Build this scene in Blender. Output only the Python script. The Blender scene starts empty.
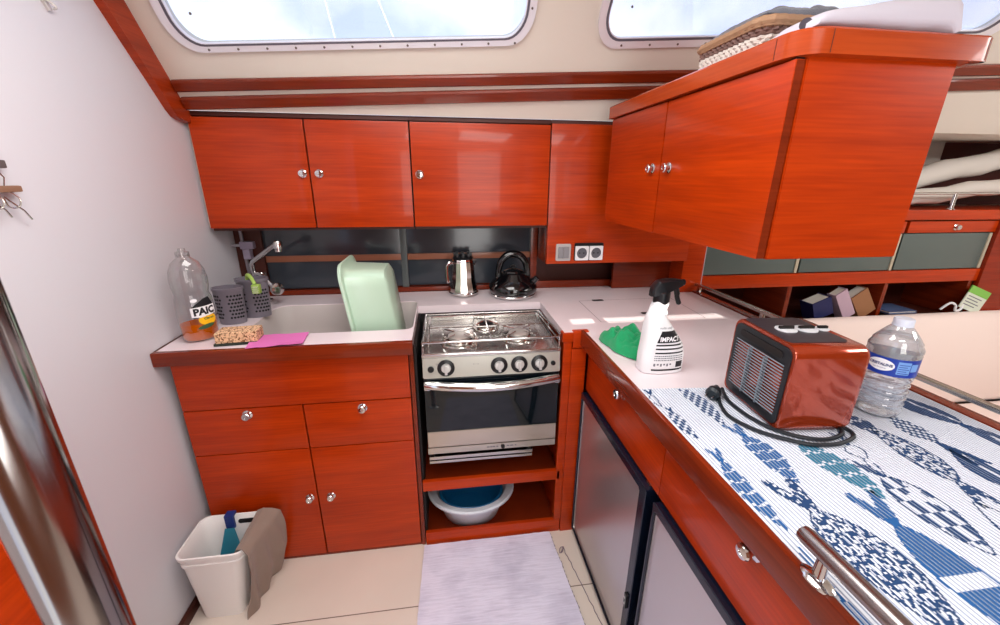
import bpy, bmesh, math, random
from mathutils import Vector, Matrix, noise
sc = bpy.context.scene
COL = sc.collection
random.seed(7)
PI = math.pi

# ------------------------------------------------------------------ materials
def s2l(c):
    return tuple(((x / 12.92) if x <= .04045 else ((x + .055) / 1.055) ** 2.4) for x in c)

def rgb(r, g, b):
    return s2l((r / 255, g / 255, b / 255)) + (1,)

def base_mat(name):
    m = bpy.data.materials.new(name)
    m.use_nodes = True
    nt = m.node_tree
    b = nt.nodes['Principled BSDF']
    return m, nt, b

def P(name, col, rough=.5, metal=0, coat=0, spec=.5, bump=0, bscale=200, trans=0, ior=1.45, var=0, vscale=6, sheen=0):
    m, nt, b = base_mat(name)
    b.inputs['Base Color'].default_value = col
    b.inputs['Roughness'].default_value = rough
    b.inputs['Metallic'].default_value = metal
    b.inputs['Coat Weight'].default_value = coat
    b.inputs['Coat Roughness'].default_value = .08
    b.inputs['Specular IOR Level'].default_value = spec
    b.inputs['Transmission Weight'].default_value = trans
    b.inputs['IOR'].default_value = ior
    b.inputs['Sheen Weight'].default_value = sheen
    N, L = nt.nodes, nt.links
    geo = N.new('ShaderNodeNewGeometry')
    if var:
        n = N.new('ShaderNodeTexNoise'); n.inputs['Scale'].default_value = vscale; n.inputs['Detail'].default_value = 5
        L.new(geo.outputs['Position'], n.inputs['Vector'])
        mx = N.new('ShaderNodeMix'); mx.data_type = 'RGBA'
        mx.inputs[6].default_value = tuple(c * (1 - var) for c in col[:3]) + (1,)
        mx.inputs[7].default_value = tuple(min(1, c * (1 + var)) for c in col[:3]) + (1,)
        L.new(n.outputs['Fac'], mx.inputs[0]); L.new(mx.outputs[2], b.inputs['Base Color'])
    if bump:
        n2 = N.new('ShaderNodeTexNoise'); n2.inputs['Scale'].default_value = bscale; n2.inputs['Detail'].default_value = 3
        L.new(geo.outputs['Position'], n2.inputs['Vector'])
        bp = N.new('ShaderNodeBump'); bp.inputs['Strength'].default_value = bump; bp.inputs['Distance'].default_value = .002
        L.new(n2.outputs['Fac'], bp.inputs['Height']); L.new(bp.outputs['Normal'], b.inputs['Normal'])
    return m

def wood(name, dark, light, rough=.3, coat=.2):
    """horizontal grained varnished veneer: the grain bands lie level, so they vary mainly with height"""
    m, nt, b = base_mat(name)
    N, L = nt.nodes, nt.links
    geo = N.new('ShaderNodeNewGeometry')
    def noise_at(scale, sx, sz, detail):
        mp = N.new('ShaderNodeMapping'); mp.inputs['Scale'].default_value = (sx, sx, sz)
        n = N.new('ShaderNodeTexNoise'); n.inputs['Scale'].default_value = scale
        n.inputs['Detail'].default_value = detail; n.inputs['Distortion'].default_value = .25
        L.new(geo.outputs['Position'], mp.inputs['Vector']); L.new(mp.outputs['Vector'], n.inputs['Vector'])
        return n
    n1 = noise_at(1, 1.6, 20, 4); n2 = noise_at(1, 6, 150, 2)
    ma = N.new('ShaderNodeMath'); ma.operation = 'MULTIPLY_ADD'; ma.inputs[1].default_value = .45
    ad = N.new('ShaderNodeMath'); ad.operation = 'MULTIPLY'; ad.inputs[1].default_value = .55
    L.new(n1.outputs['Fac'], ad.inputs[0]); L.new(n2.outputs['Fac'], ma.inputs[0]); L.new(ad.outputs[0], ma.inputs[2])
    cr = N.new('ShaderNodeValToRGB')
    cr.color_ramp.elements[0].position = .32; cr.color_ramp.elements[0].color = dark
    cr.color_ramp.elements[1].position = .64; cr.color_ramp.elements[1].color = light
    L.new(ma.outputs[0], cr.inputs[0]); L.new(cr.outputs[0], b.inputs['Base Color'])
    b.inputs['Roughness'].default_value = rough
    b.inputs['Coat Weight'].default_value = coat; b.inputs['Coat Roughness'].default_value = .06; b.inputs['Specular IOR Level'].default_value = .22
    return m

def clear(name, tint, gloss=.12, rough=.03, diff=0.0):
    """thin see-through plastic or glass: mostly passes light, mirrors a little more at grazing angles"""
    m = bpy.data.materials.new(name); m.use_nodes = True
    nt = m.node_tree; N, L = nt.nodes, nt.links
    for n in list(N): N.remove(n)
    out = N.new('ShaderNodeOutputMaterial')
    t = N.new('ShaderNodeBsdfTransparent'); t.inputs[0].default_value = tint
    g = N.new('ShaderNodeBsdfGlossy'); g.inputs['Roughness'].default_value = rough
    lw = N.new('ShaderNodeLayerWeight'); lw.inputs['Blend'].default_value = .35
    mu = N.new('ShaderNodeMath'); mu.operation = 'MULTIPLY_ADD'; mu.inputs[1].default_value = .75; mu.inputs[2].default_value = gloss
    L.new(lw.outputs['Facing'], mu.inputs[0])
    mx = N.new('ShaderNodeMixShader'); L.new(mu.outputs[0], mx.inputs[0]); L.new(t.outputs[0], mx.inputs[1]); L.new(g.outputs[0], mx.inputs[2])
    last = mx
    if diff:
        d = N.new('ShaderNodeBsdfDiffuse'); d.inputs[0].default_value = tint
        m2 = N.new('ShaderNodeMixShader'); m2.inputs[0].default_value = diff
        L.new(mx.outputs[0], m2.inputs[1]); L.new(d.outputs[0], m2.inputs[2]); last = m2
    L.new(last.outputs[0], out.inputs[0])
    return m

WD = WDR = wood('cherry_veneer', rgb(152, 41, 3), rgb(190, 60, 6))
WE = wood('mahogany_edging', rgb(98, 30, 10), rgb(130, 44, 16), rough=.25, coat=.35)
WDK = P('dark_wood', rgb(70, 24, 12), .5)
SHADOW = P('shade_black', rgb(22, 17, 16), .6)  # near-black for shade painted into gaps; the heater's dial parts are plain black
CREAM = P('cream_panel', rgb(222, 214, 202), .45, var=.02, vscale=3)
WALLM = P('bulkhead_laminate', rgb(216, 215, 221), .42, coat=.1, var=.012, vscale=2)
TOPM = P('pinkish_solid_surface', rgb(232, 218, 222), .28, coat=.15, var=.02, vscale=400)
SEAM = P('grey_seam', rgb(150, 135, 140), .6)
CHROME = P('chrome', rgb(215, 215, 215), .1, 1)
STEEL = P('polished_steel', rgb(196, 192, 186), .2, 1)
BRUSH = P('brushed_steel', rgb(200, 194, 194), .30, .8, bump=.02, bscale=300)
DSTEEL = P('dark_steel', rgb(120, 112, 112), .28, 1)
ALU = P('aluminium_frame', rgb(236, 234, 240), .3, .25)
BLACKP = P('black_plastic', rgb(20, 21, 24), .32)
BLACKG = P('black_gloss', rgb(9, 11, 14), .07, coat=.6)
NAVYB = P('blue_black_frame', rgb(14, 22, 38), .25)
WHITEP = P('white_plastic', rgb(236, 236, 238), .3)
GREYP = P('grey_plastic', rgb(92, 88, 94), .35)
PALEGREY = P('pale_grey_plastic', rgb(175, 170, 178), .35)
GLASSB = P('smoked_back_glass', rgb(52, 58, 66), .18, coat=.3)
FROST = P('frosted_glass', rgb(84, 97, 94), .3, coat=.3)
RED = P('copper_red_lacquer', rgb(166, 58, 24), .14, metal=.5, coat=.7)
REDD = P('dark_red_lacquer', rgb(104, 22, 14), .3, metal=.3, coat=.4)
INK = P('black_ink', rgb(18, 20, 26), .5)
WHITEINK = P('white_ink', rgb(245, 245, 248), .5)
GREYINK = P('grey_ink', rgb(110, 112, 120), .5)
BLUEINK = P('blue_label', rgb(28, 60, 160), .35)
LBLUE = P('light_blue_label', rgb(120, 165, 225), .35)
YELLOW = P('yellow_label', rgb(250, 190, 20), .4)
OVENGLASS = P('oven_glass', rgb(10, 20, 26), .05, coat=.15)
CLOTHW = P('white_mat', rgb(222, 227, 236), .8)

# ------------------------------------------------------------------ geometry helpers
class MB:
    """collects shapes in one bmesh; every face carries a material slot index"""
    def __init__(s): s.bm = bmesh.new(); s.mi = 0
    def _tag(s, n0):
        s.bm.faces.ensure_lookup_table()
        for f in s.bm.faces[n0:]: f.material_index = s.mi
        return s
    def box(s, x0, x1, y0, y1, z0, z1, bev=0, seg=2):
        t = bmesh.new()
        bmesh.ops.create_cube(t, size=1)
        for v in t.verts:
            v.co = Vector(((x0 + x1) / 2 + v.co.x * (x1 - x0), (y0 + y1) / 2 + v.co.y * (y1 - y0), (z0 + z1) / 2 + v.co.z * (z1 - z0)))
        if bev: bmesh.ops.bevel(t, geom=t.edges[:], offset=bev, segments=seg, affect='EDGES', profile=.7)
        return s.merge(t)
    def merge(s, t, M=None):
        if M is not None: bmesh.ops.transform(t, matrix=M, verts=t.verts)
        n0 = len(s.bm.faces)
        vs = {v: s.bm.verts.new(v.co) for v in t.verts}
        for f in t.faces:
            try: s.bm.faces.new([vs[v] for v in f.verts])
            except ValueError: pass
        t.free()
        return s._tag(n0)
    def loft(s, rings, closed=True, cap0=True, cap1=True):
        n0 = len(s.bm.faces)
        R = [[s.bm.verts.new(p) for p in r] for r in rings]
        n = len(R[0])
        for a, b in zip(R, R[1:]):
            for i in range(n if closed else n - 1):
                j = (i + 1) % n
                try: s.bm.faces.new((a[i], a[j], b[j], b[i]))
                except ValueError: pass
        if closed and cap0: s.bm.faces.new(R[0][::-1])
        if closed and cap1: s.bm.faces.new(R[-1])
        return s._tag(n0)
    def tube(s, pts, r, seg=10, cap=True):
        pts = [Vector(p) for p in pts]
        n = len(pts); rr = r if isinstance(r, (list, tuple)) else [r] * n
        rings = []; up = None
        for i, p in enumerate(pts):
            d = (pts[min(i + 1, n - 1)] - pts[max(i - 1, 0)]).normalized()
            if up is None:
                up = Vector((0, 0, 1)) if abs(d.z) < .9 else Vector((1, 0, 0))
            u = (up - d * up.dot(d)).normalized(); w = d.cross(u); up = u
            rings.append([p + u * rr[i] * math.cos(2 * PI * k / seg) + w * rr[i] * math.sin(2 * PI * k / seg) for k in range(seg)])
        return s.loft(rings, True, cap, cap)
    def cyl(s, p0, p1, r0, r1=None, seg=20):
        return s.tube([p0, p1], [r0, r0 if r1 is None else r1], seg)
    def lathe(s, prof, c=(0, 0, 0), seg=28, sx=1, sy=1, cap=True, axis=None):
        """prof: (radius, height) pairs round the z axis of c, or round axis"""
        c = Vector(c); M = Matrix()
        if axis is not None: M = Vector((0, 0, 1)).rotation_difference(Vector(axis)).to_matrix().to_4x4()
        rings = [[c + M @ Vector((r * sx * math.cos(2 * PI * k / seg), r * sy * math.sin(2 * PI * k / seg), h)) for k in range(seg)] for r, h in prof]
        return s.loft(rings, True, cap, cap)
    def ball(s, c, r, seg=16, rings=10):
        r = r if isinstance(r, tuple) else (r, r, r)
        prof = [(max(1e-4, math.sin(PI * i / rings)), -math.cos(PI * i / rings)) for i in range(rings + 1)]
        return s.loft([[Vector(c) + Vector((a * r[0] * math.cos(2 * PI * k / seg), a * r[1] * math.sin(2 * PI * k / seg), h * r[2])) for k in range(seg)] for a, h in prof])
    def prism(s, poly, f0, f1):
        """poly of 2d points; f0/f1 map a 2d point to the two end faces"""
        return s.loft([[Vector(f0(*p)) for p in poly], [Vector(f1(*p)) for p in poly]])
    def quad(s, a, b, c, d):
        n0 = len(s.bm.faces)
        s.bm.faces.new([s.bm.verts.new(Vector(p)) for p in (a, b, c, d)])
        return s._tag(n0)
    def grid(s, f, nu, nv, thick=None):
        """surface f(u,v); with thick a closed sheet, offset along f's normal by thick"""
        pts = [[Vector(f(i / nu, j / nv)) for j in range(nv + 1)] for i in range(nu + 1)]
        n0 = len(s.bm.faces)
        A = [[s.bm.verts.new(p) for p in r] for r in pts]
        for i in range(nu):
            for j in range(nv):
                s.bm.faces.new((A[i][j], A[i + 1][j], A[i + 1][j + 1], A[i][j + 1]))
        if thick:
            nb = [[None] * (nv + 1) for _ in range(nu + 1)]
            for i in range(nu + 1):
                for j in range(nv + 1):
                    du = pts[min(i + 1, nu)][j] - pts[max(i - 1, 0)][j]; dv = pts[i][min(j + 1, nv)] - pts[i][max(j - 1, 0)]
                    nn = du.cross(dv)
                    nn = nn.normalized() if nn.length > 1e-9 else Vector((0, 0, 1))
                    nb[i][j] = s.bm.verts.new(pts[i][j] - nn * thick)
            for i in range(nu):
                for j in range(nv):
                    s.bm.faces.new((nb[i][j], nb[i][j + 1], nb[i + 1][j + 1], nb[i + 1][j]))
            edge = [(i, 0) for i in range(nu)] + [(nu, j) for j in range(nv)] + [(i, nv) for i in range(nu, 0, -1)] + [(0, j) for j in range(nv, 0, -1)]
            for k in range(len(edge)):
                a, b = edge[k], edge[(k + 1) % len(edge)]
                s.bm.faces.new((A[b[0]][b[1]], A[a[0]][a[1]], nb[a[0]][a[1]], nb[b[0]][b[1]]))
        return s._tag(n0)
    def ringplate(s, outer, inner, f0, f1):
        """frame between two outlines of equal point count"""
        n0 = len(s.bm.faces); n = len(outer)
        o0 = [s.bm.verts.new(Vector(f0(*p))) for p in outer]; o1 = [s.bm.verts.new(Vector(f1(*p))) for p in outer]
        i0 = [s.bm.verts.new(Vector(f0(*p))) for p in inner]; i1 = [s.bm.verts.new(Vector(f1(*p))) for p in inner]
        for k in range(n):
            j = (k + 1) % n
            s.bm.faces.new((o0[k], o0[j], o1[j], o1[k])); s.bm.faces.new((i0[j], i0[k], i1[k], i1[j]))
            s.bm.faces.new((o1[k], o1[j], i1[j], i1[k])); s.bm.faces.new((o0[j], o0[k], i0[k], i0[j]))
        return s._tag(n0)

def rrect(x0, x1, y0, y1, r, n=6):
    r4 = r if isinstance(r, (tuple, list)) else (r,) * 4          # corners: (x1,y1), (x0,y1), (x0,y0), (x1,y0)
    out = []
    for (cx, cy, sx, sy, a0), rr in zip(((x1, y1, -1, -1, 0), (x0, y1, 1, -1, PI / 2), (x0, y0, 1, 1, PI), (x1, y0, -1, 1, 1.5 * PI)), r4):
        for k in range(n + 1):
            a = a0 + PI / 2 * k / n
            out.append((cx + sx * rr + rr * math.cos(a), cy + sy * rr + rr * math.sin(a)))
    return out

def smooth_path(pts, n=8):
    pts = [Vector(p) for p in pts]; out = []
    for i in range(len(pts) - 1):
        p0, p1, p2, p3 = pts[max(i - 1, 0)], pts[i], pts[i + 1], pts[min(i + 2, len(pts) - 1)]
        for k in range(n):
            t = k / n
            out.append(.5 * (2 * p1 + (p2 - p0) * t + (2 * p0 - 5 * p1 + 4 * p2 - p3) * t * t + (3 * p1 - p0 - 3 * p2 + p3) * t ** 3))
    out.append(pts[-1]); return out

def link(name, mb, mats, parent=None, angle=32, fix=True):
    bm = mb.bm
    if fix: bmesh.ops.recalc_face_normals(bm, faces=bm.faces)
    me = bpy.data.meshes.new(name)
    if parent is not None:
        o0 = Vector((0, 0, 0)); p = parent
        while p is not None: o0 += p.location; p = p.parent
        for v in bm.verts: v.co -= o0
    bm.to_mesh(me); bm.free()
    for m in (mats if isinstance(mats, (list, tuple)) else [mats]): me.materials.append(m)
    if angle is not None:
        for p in me.polygons: p.use_smooth = True
        me.set_sharp_from_angle(angle=math.radians(angle))
    o = bpy.data.objects.new(name, me); COL.objects.link(o)
    if parent is not None: o.parent = parent
    return o

def tag(o, label, cat, group=None):
    o['label'] = label; o['category'] = cat
    if group: o['group'] = group
    return o

def thing(name, label, cat, loc, group=None):
    o = bpy.data.objects.new(name, None); o.empty_display_size = .05; COL.objects.link(o)
    o.location = loc
    return tag(o, label, cat, group)

def single(name, mb, mats, label, cat, group=None, angle=32):
    """a thing that is one mesh; its origin goes to the base centre"""
    vs = [v.co for v in mb.bm.verts]
    c = Vector(((min(v.x for v in vs) + max(v.x for v in vs)) / 2, (min(v.y for v in vs) + max(v.y for v in vs)) / 2, min(v.z for v in vs)))
    for v in mb.bm.verts: v.co -= c
    o = link(name, mb, mats, None, angle); o.location = c
    return tag(o, label, cat, group)

def struct(name, mb, mats, parent=None, angle=32):
    o = link(name, mb, mats, parent, angle)
    if parent is None: o['kind'] = 'structure'
    return o

def text_into(mb, s, size, f, bold=.0, align='CENTER', sx=1.0, sub=0):
    """letters as flat faces; f(x, y) puts a point of the writing into the place"""
    cu = bpy.data.curves.new('lettering', 'FONT'); cu.body = s; cu.size = size; cu.align_x = align; cu.align_y = 'CENTER'
    cu.offset = bold; cu.resolution_u = 3
    ob = bpy.data.objects.new('lettering', cu)
    me = bpy.data.meshes.new_from_object(ob)
    t = bmesh.new(); t.from_mesh(me)
    for v in t.verts: v.co = Vector(f(v.co.x * sx, v.co.y))
    bpy.data.objects.remove(ob); bpy.data.curves.remove(cu); bpy.data.meshes.remove(me)
    mb.merge(t)

def plate2d(outer, holes, f, depth):
    """flat plate with holes; f(x, y, d) maps the 2d outline and depth d into the place"""
    cu = bpy.data.curves.new('plate', 'CURVE'); cu.dimensions = '2D'; cu.fill_mode = 'BOTH'; cu.extrude = depth / 2
    for poly in [outer] + holes:
        sp = cu.splines.new('POLY'); sp.points.add(len(poly) - 1); sp.use_cyclic_u = True
        for q, (x, y) in zip(sp.points, poly): q.co = (x, y, 0, 1)
    ob = bpy.data.objects.new('plate', cu); me = bpy.data.meshes.new_from_object(ob)
    t = bmesh.new(); t.from_mesh(me)
    bmesh.ops.remove_doubles(t, verts=t.verts, dist=1e-5)
    for v in t.verts: v.co = Vector(f(v.co.x, v.co.y, v.co.z + depth / 2))
    bpy.data.objects.remove(ob); bpy.data.curves.remove(cu); bpy.data.meshes.remove(me)
    return t

def knob(parent, p, n, r=.0130, out=.020, name='knob'):
    """push-button cupboard knob: flanged rosette, neck and rounded head along n"""
    mb = MB(); p = Vector(p)
    mb.lathe([(r * 1.2, 0), (r * 1.2, .002), (r * .95, .004), (r * .6, .006), (r * .6, out * .5), (r * .98, out * .62), (r, out * .82), (r * .85, out * .97), (r * .4, out), (r * .35, out * .94)], p, 20, axis=n)
    return link(name, mb, CHROME, parent)

# ------------------------------------------------------------------ camera
R_ = [[0.9906887527486189, -0.1360190428800124, 0.00588346423384665], [-0.03737348898485426, -0.31325402445095785, -0.9489336849782379], [0.13091607043630885, 0.939878043226505, -0.3154207449776114]]
cam = bpy.data.cameras.new('camera'); cam.sensor_width = 36; cam.lens = 14.554; cam.clip_start = .02; cam.clip_end = 200
co = bpy.data.objects.new('camera', cam); COL.objects.link(co)
M = Matrix.Identity(4)
for i in range(3):
    M[i][0] = R_[0][i]; M[i][1] = -R_[1][i]; M[i][2] = -R_[2][i]
M.translation = (0.8752, -1.2901, 1.4147)
co.matrix_world = M
sc.camera = co

# ------------------------------------------------------------------ the shell of the cabin
def I(X, h, d=0):
    """point on the slanting coachroof side: h above its lower edge, d out of it into the cabin"""
    return (X, .417 - .79 * h - .785 * d, 1.635 + h - .620 * d)

# floor boards with fine seams
m, nt, b = base_mat('cream_floor_boards')
N, L = nt.nodes, nt.links
geo = N.new('ShaderNodeNewGeometry'); sp = N.new('ShaderNodeSeparateXYZ'); L.new(geo.outputs['Position'], sp.inputs[0])
def seam(axis, off, period):
    a = N.new('ShaderNodeMath'); a.operation = 'ADD'; a.inputs[1].default_value = off; L.new(sp.outputs[axis], a.inputs[0])
    w = N.new('ShaderNodeMath'); w.operation = 'PINGPONG'; w.inputs[1].default_value = period / 2; L.new(a.outputs[0], w.inputs[0])
    g = N.new('ShaderNodeMath'); g.operation = 'LESS_THAN'; g.inputs[1].default_value = .0018; L.new(w.outputs[0], g.inputs[0])
    return g
g1 = seam(1, .25, .6)
mx = g1
nz = N.new('ShaderNodeTexNoise'); nz.inputs['Scale'].default_value = 5; L.new(geo.outputs['Position'], nz.inputs['Vector'])
mc = N.new('ShaderNodeMix'); mc.data_type = 'RGBA'; mc.inputs[6].default_value = rgb(219, 205, 193); mc.inputs[7].default_value = rgb(230, 217, 205)
L.new(nz.outputs['Fac'], mc.inputs[0])
mc2 = N.new('ShaderNodeMix'); mc2.data_type = 'RGBA'; mc2.inputs[7].default_value = rgb(120, 100, 85)
L.new(mx.outputs[0], mc2.inputs[0]); L.new(mc.outputs[2], mc2.inputs[6]); L.new(mc2.outputs[2], b.inputs['Base Color'])
b.inputs['Roughness'].default_value = .32
FLOORM = m

mb = MB(); mb.box(-.06, 4.6, -2.4, .95, -.03, 0); struct('floor', mb, FLOORM)
mb = MB(); mb.box(-.06, 4.6, -2.4, .08, 2.06, 2.09); struct('ceiling', mb, CREAM)
mb = MB(); mb.prism([(-1.6, 0), (.66, 0), (.66, 1.60), (.44, 1.61), (.085, 2.06), (-1.6, 2.06)], lambda y, z: (-.06, y, z), lambda y, z: (-.025, y, z)); struct('wall_left', mb, WALLM)
mb = MB(); mb.box(-.025, 2.1, .66, .70, 0, 1.63); struct('wall_back', mb, WDK)
mb = MB(); mb.box(2.1, 4.6, .95, .99, 0, 1.66); struct('wall_back_saloon', mb, CREAM)
mb = MB(); mb.box(4.6, 4.64, -2.4, .95, 0, 2.06); struct('wall_right', mb, CREAM)
# the far side of the cabin behind the viewer; unseen slot added to throw the sun strip
mb = MB()
mb.box(-.06, 4.6, -2.44, -2.4, 0, 1.9505)
mb.box(-.06, 4.6, -2.44, -2.4, 1.990, 2.06)
mb.box(-.06, 1.28, -2.44, -2.4, 1.9505, 1.990); mb.box(1.90, 4.6, -2.44, -2.4, 1.9505, 1.990)
struct('wall_rear', mb, wood('companionway_panelling', rgb(120, 64, 34), rgb(150, 86, 48)))

def skew(pts, k=.051): return [(x, h + k * x) for x, h in pts]
W1o = skew(rrect(.07, 1.19, .147, .43, .080, 8)); W1h = skew(rrect(.098, 1.165, .160, .41, .07, 8)); W1g = skew(rrect(.106, 1.157, .167, .40, .062, 8))
W2o = skew(rrect(1.398, 2.93, .134, .43, .085, 8)); W2h = skew(rrect(1.422, 2.90, .150, .41, .07, 8)); W2g = skew(rrect(1.430, 2.87, .160, .40, .062, 8))
t = plate2d([(-.055, 0), (4.6, 0), (4.6, .54), (-.055, .54)], [W1h, W2h], lambda x, h, d: I(x, h, d - .03), .03)
mb = MB(); mb.merge(t); struct('wall_back_upper', mb, CREAM, angle=None)
RUB = P('grey_rubber_gasket', rgb(96, 92, 104), .5)
PANE = clear('window_acrylic', (.93, .96, 1, 1), gloss=.02)
SCREW = P('frame_screw', rgb(120, 110, 105), .35, .8)
for n, (o_, h_, g_, sx) in enumerate(((W1o, W1h, W1g, [.17 + .0875 * i for i in range(12)]), (W2o, W2h, W2g, [1.5 + .1 * i for i in range(14)])), 1):
    mb = MB()
    mb.ringplate(o_, g_, lambda x, h: I(x, h, .0), lambda x, h: I(x, h, .011))
    w = struct('window_%d' % n, mb, ALU)
    mid = [((a[0] * .30 + b_[0] * .70), (a[1] * .30 + b_[1] * .70)) for a, b_ in zip(o_, g_)]; mid2 = [((a[0] * .08 + b_[0] * .92), (a[1] * .08 + b_[1] * .92)) for a, b_ in zip(o_, g_)]
    mb = MB(); mb.ringplate(mid, mid2, lambda x, h: I(x, h, .002), lambda x, h: I(x, h, .0122)); struct('window_gasket', mb, RUB, w)
    mb = MB(); mb.loft([[Vector(I(x, h, -.012)) for x, h in h_], [Vector(I(x, h, -.006)) for x, h in h_]]); struct('window_pane', mb, PANE, w)
    mb = MB()
    for x in sx:
        c = Vector(I(x, (.1535 if n == 1 else .142) + .051 * x, .011)); d = Vector(I(0, 0, .003)) - Vector(I(0, 0, 0))
        mb.cyl(c - d * .3, c + d, .0040, .0028, 10)
    for x in (o_[9][0] + .014, o_[0][0] - .014):
        for hh in (.23, .30, .37):
            c = Vector(I(x, hh + .051 * x, .011)); mb.cyl(c - d * .3, c + d, .0040, .0028, 10)
    s_ = struct('frame_screws', mb, SCREW, w); s_['kind'] = 'stuff'

def strip(name, a0, a1, b0, b1, d, mat_):
    mb = MB()
    sec = lambda x: [Vector(I(x, a0 + a1 * x, -.002)), Vector(I(x, b0 + b1 * x, -.002)), Vector(I(x, b0 + b1 * x, d * .7)), Vector(I(x, b0 + b1 * x - .004, d)), Vector(I(x, a0 + a1 * x + .004, d)), Vector(I(x, a0 + a1 * x, d * .7))]
    mb.loft([sec(0.004), sec(4.58)])
    return struct(name, mb, mat_)
strip('trim_1', .053, .0435, .082, .0445, .014, WE)
strip('trim_2', .005, .0435, .037, .0455, .014, WE)
# varnished board where the bulkhead meets the coachroof
mb = MB()
bp_ = [(-.05, 2.058), (.14, 1.843), (.332, 1.623), (.352, 1.606), (.377, 1.599), (.41, 1.595), (.43, 1.592), (.452, 1.600), (.452, 1.615), (.44, 1.632), (.345, 1.726), (.083, 2.058)]
mb.prism(bp_, lambda y, z: (-.025, y, z), lambda y, z: (0, y, z)); bmesh.ops.bevel(mb.bm, geom=[e for e in mb.bm.edges if all(v.co.x > -.01 for v in e.verts)], offset=.004, segments=2, affect='EDGES')
struct('trim_3', mb, wood('mahogany_board', rgb(132, 40, 10), rgb(172, 58, 16), rough=.22))
mb = MB(); mb.box(-.025, -.010, -.79, -.002, 0, .035, .003); struct('baseboard_left', mb, WDK)

# lines of the rigging seen through the left window
WIRE = P('grey_rigging_wire', rgb(190, 194, 204), .4, .2)
for a, b_, lb in (((.20, 1.2, 3.0), (.398, 1.2, 1.9), 'thin grey rigging wire outside the left window, the left one of the two'), ((.296, 1.2, 3.0), (.737, 1.2, 1.9), 'thin grey rigging wire outside the left window, the right one of the two')):
    mb = MB(); mb.cyl(a, b_, .005, seg=8); single('rigging_wire', mb, WIRE, lb, 'wire', 'rigging wires outside the left window')

# ------------------------------------------------------------------ upper cabinets on the back wall
YU, ZB, ZT = .442, 1.224, 1.632
def upper(name, label, x0, x1, doors):
    t = thing(name, label, 'cabinet', ((x0 + x1) / 2, YU, ZB))
    mb = MB(); mb.box(x0 + .002, x1 - .002, YU + .002, .655, ZB - .012, ZT - .004); link('cabinet_body', mb, WDK, t)
    mb = MB(); mb.box(x0 if x0 > .1 else -.0245, x1, YU - .014, YU + .1, ZT - .012, ZT + .004, .002); link('gap_shade_strip', mb, WDK, t)  # dark strip that draws the shadow gap above the cabinets in colour
    if x0 < .1:
        mb = MB(); mb.box(-.0245, x0 + .002, YU + .004, .655, ZB, ZT - .012); link('scribing_strip', mb, CREAM, t)
    for a, b_, kx in doors:
        mb = MB(); mb.box(a + .0028, b_ - .0028, YU - .018, YU, ZB, ZT - .016, .0025); d = link('door', mb, WD, t)
        knob(d, (kx, YU - .018, 1.427), (0, -1, 0))
upper('wall_cabinet', 'two-door reddish cherry wood wall cabinet above the sink, beside the white bulkhead', -.014, .759, [(-.014, .378, .352), (.378, .759, .412)])
upper('wall_cabinet', 'single-door cherry wood wall cabinet above the cooker and the kettle', .759, 1.316, [(.759, 1.316, .790)])

# plain corner panel with the sockets
t = thing('corner_panel', 'plain cherry wood corner panel carrying the switch and sockets', 'panel', (1.65, YU, 1.055))
mb = MB(); mb.box(1.319, 1.985, YU - .016, YU + .002, 1.056, 1.622, .002); link('panel_face', mb, WD, t)
mb = MB(); mb.box(1.318, 1.60, YU - .014, YU + .1, 1.622, 1.636, .002); link('gap_shade_strip', mb, WDK, t)  # painted shadow gap carried on over the panel
mb = MB(); mb.box(1.318, 1.985, YU + .002, .655, 1.058, 1.621); link('panel_backing', mb, WE, t)
# niche under the panel and the wood pilaster at its right end
t = thing('niche_trim', 'low wooden rail and upright framing the dark niche under the socket panel', 'trim', (1.65, .56, .9))
mb = MB(); mb.box(1.30, 1.70, .60, .618, .901, .935, .003); link('rail', mb, WE, t)
mb = MB(); mb.box(1.69, 1.99, .555, .575, .901, 1.055, .002); link('panel', mb, WE, t)
t2 = thing('pilaster', 'cherry wood pilaster at the right end of the counter, below the overhead cabinet', 'post', (2.03, .5, 0))
mb = MB(); mb.box(1.985, 2.09, .448, .60, .0, 1.30, .003); link('post_body', mb, WD, t2)
mb = MB(); mb.box(2.09, 2.096, .452, .60, .93, 1.2); link('edge_strip', mb, PALEGREY, t2)

def front(y, xc, zc):  # writing or plate on a wall facing the viewer
    return lambda x, z: (xc + x, y, zc + z)
t = thing('light_switch', 'square grey rocker light switch left of the double socket', 'switch', (1.392, .424, 1.107))
mb = MB(); mb.prism(rrect(-.033, .033, -.037, .037, .005), lambda x, z: (1.392 + x, .426, 1.107 + z), lambda x, z: (1.392 + x, .419, 1.107 + z)); link('switch_plate', mb, P('switch_grey', rgb(190, 185, 182), .4), t)
for sx in (-1, 1):
    mb = MB(); mb.box(1.392 + sx * .0125 - .0115, 1.392 + sx * .0125 + .0115, .412, .4195, 1.107 - .025, 1.107 + .025, .002); link('rocker', mb, P('rocker_grey', rgb(140, 138, 142), .35), t)
t = thing('double_socket', 'white double power socket in a black surround on the corner panel', 'socket', (1.508, .424, 1.105))
mb = MB(); mb.prism(rrect(-.066, .066, -.036, .042, .006), lambda x, z: (1.508 + x, .426, 1.105 + z), lambda x, z: (1.508 + x, .421, 1.105 + z)); link('surround', mb, BLACKP, t)
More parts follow.
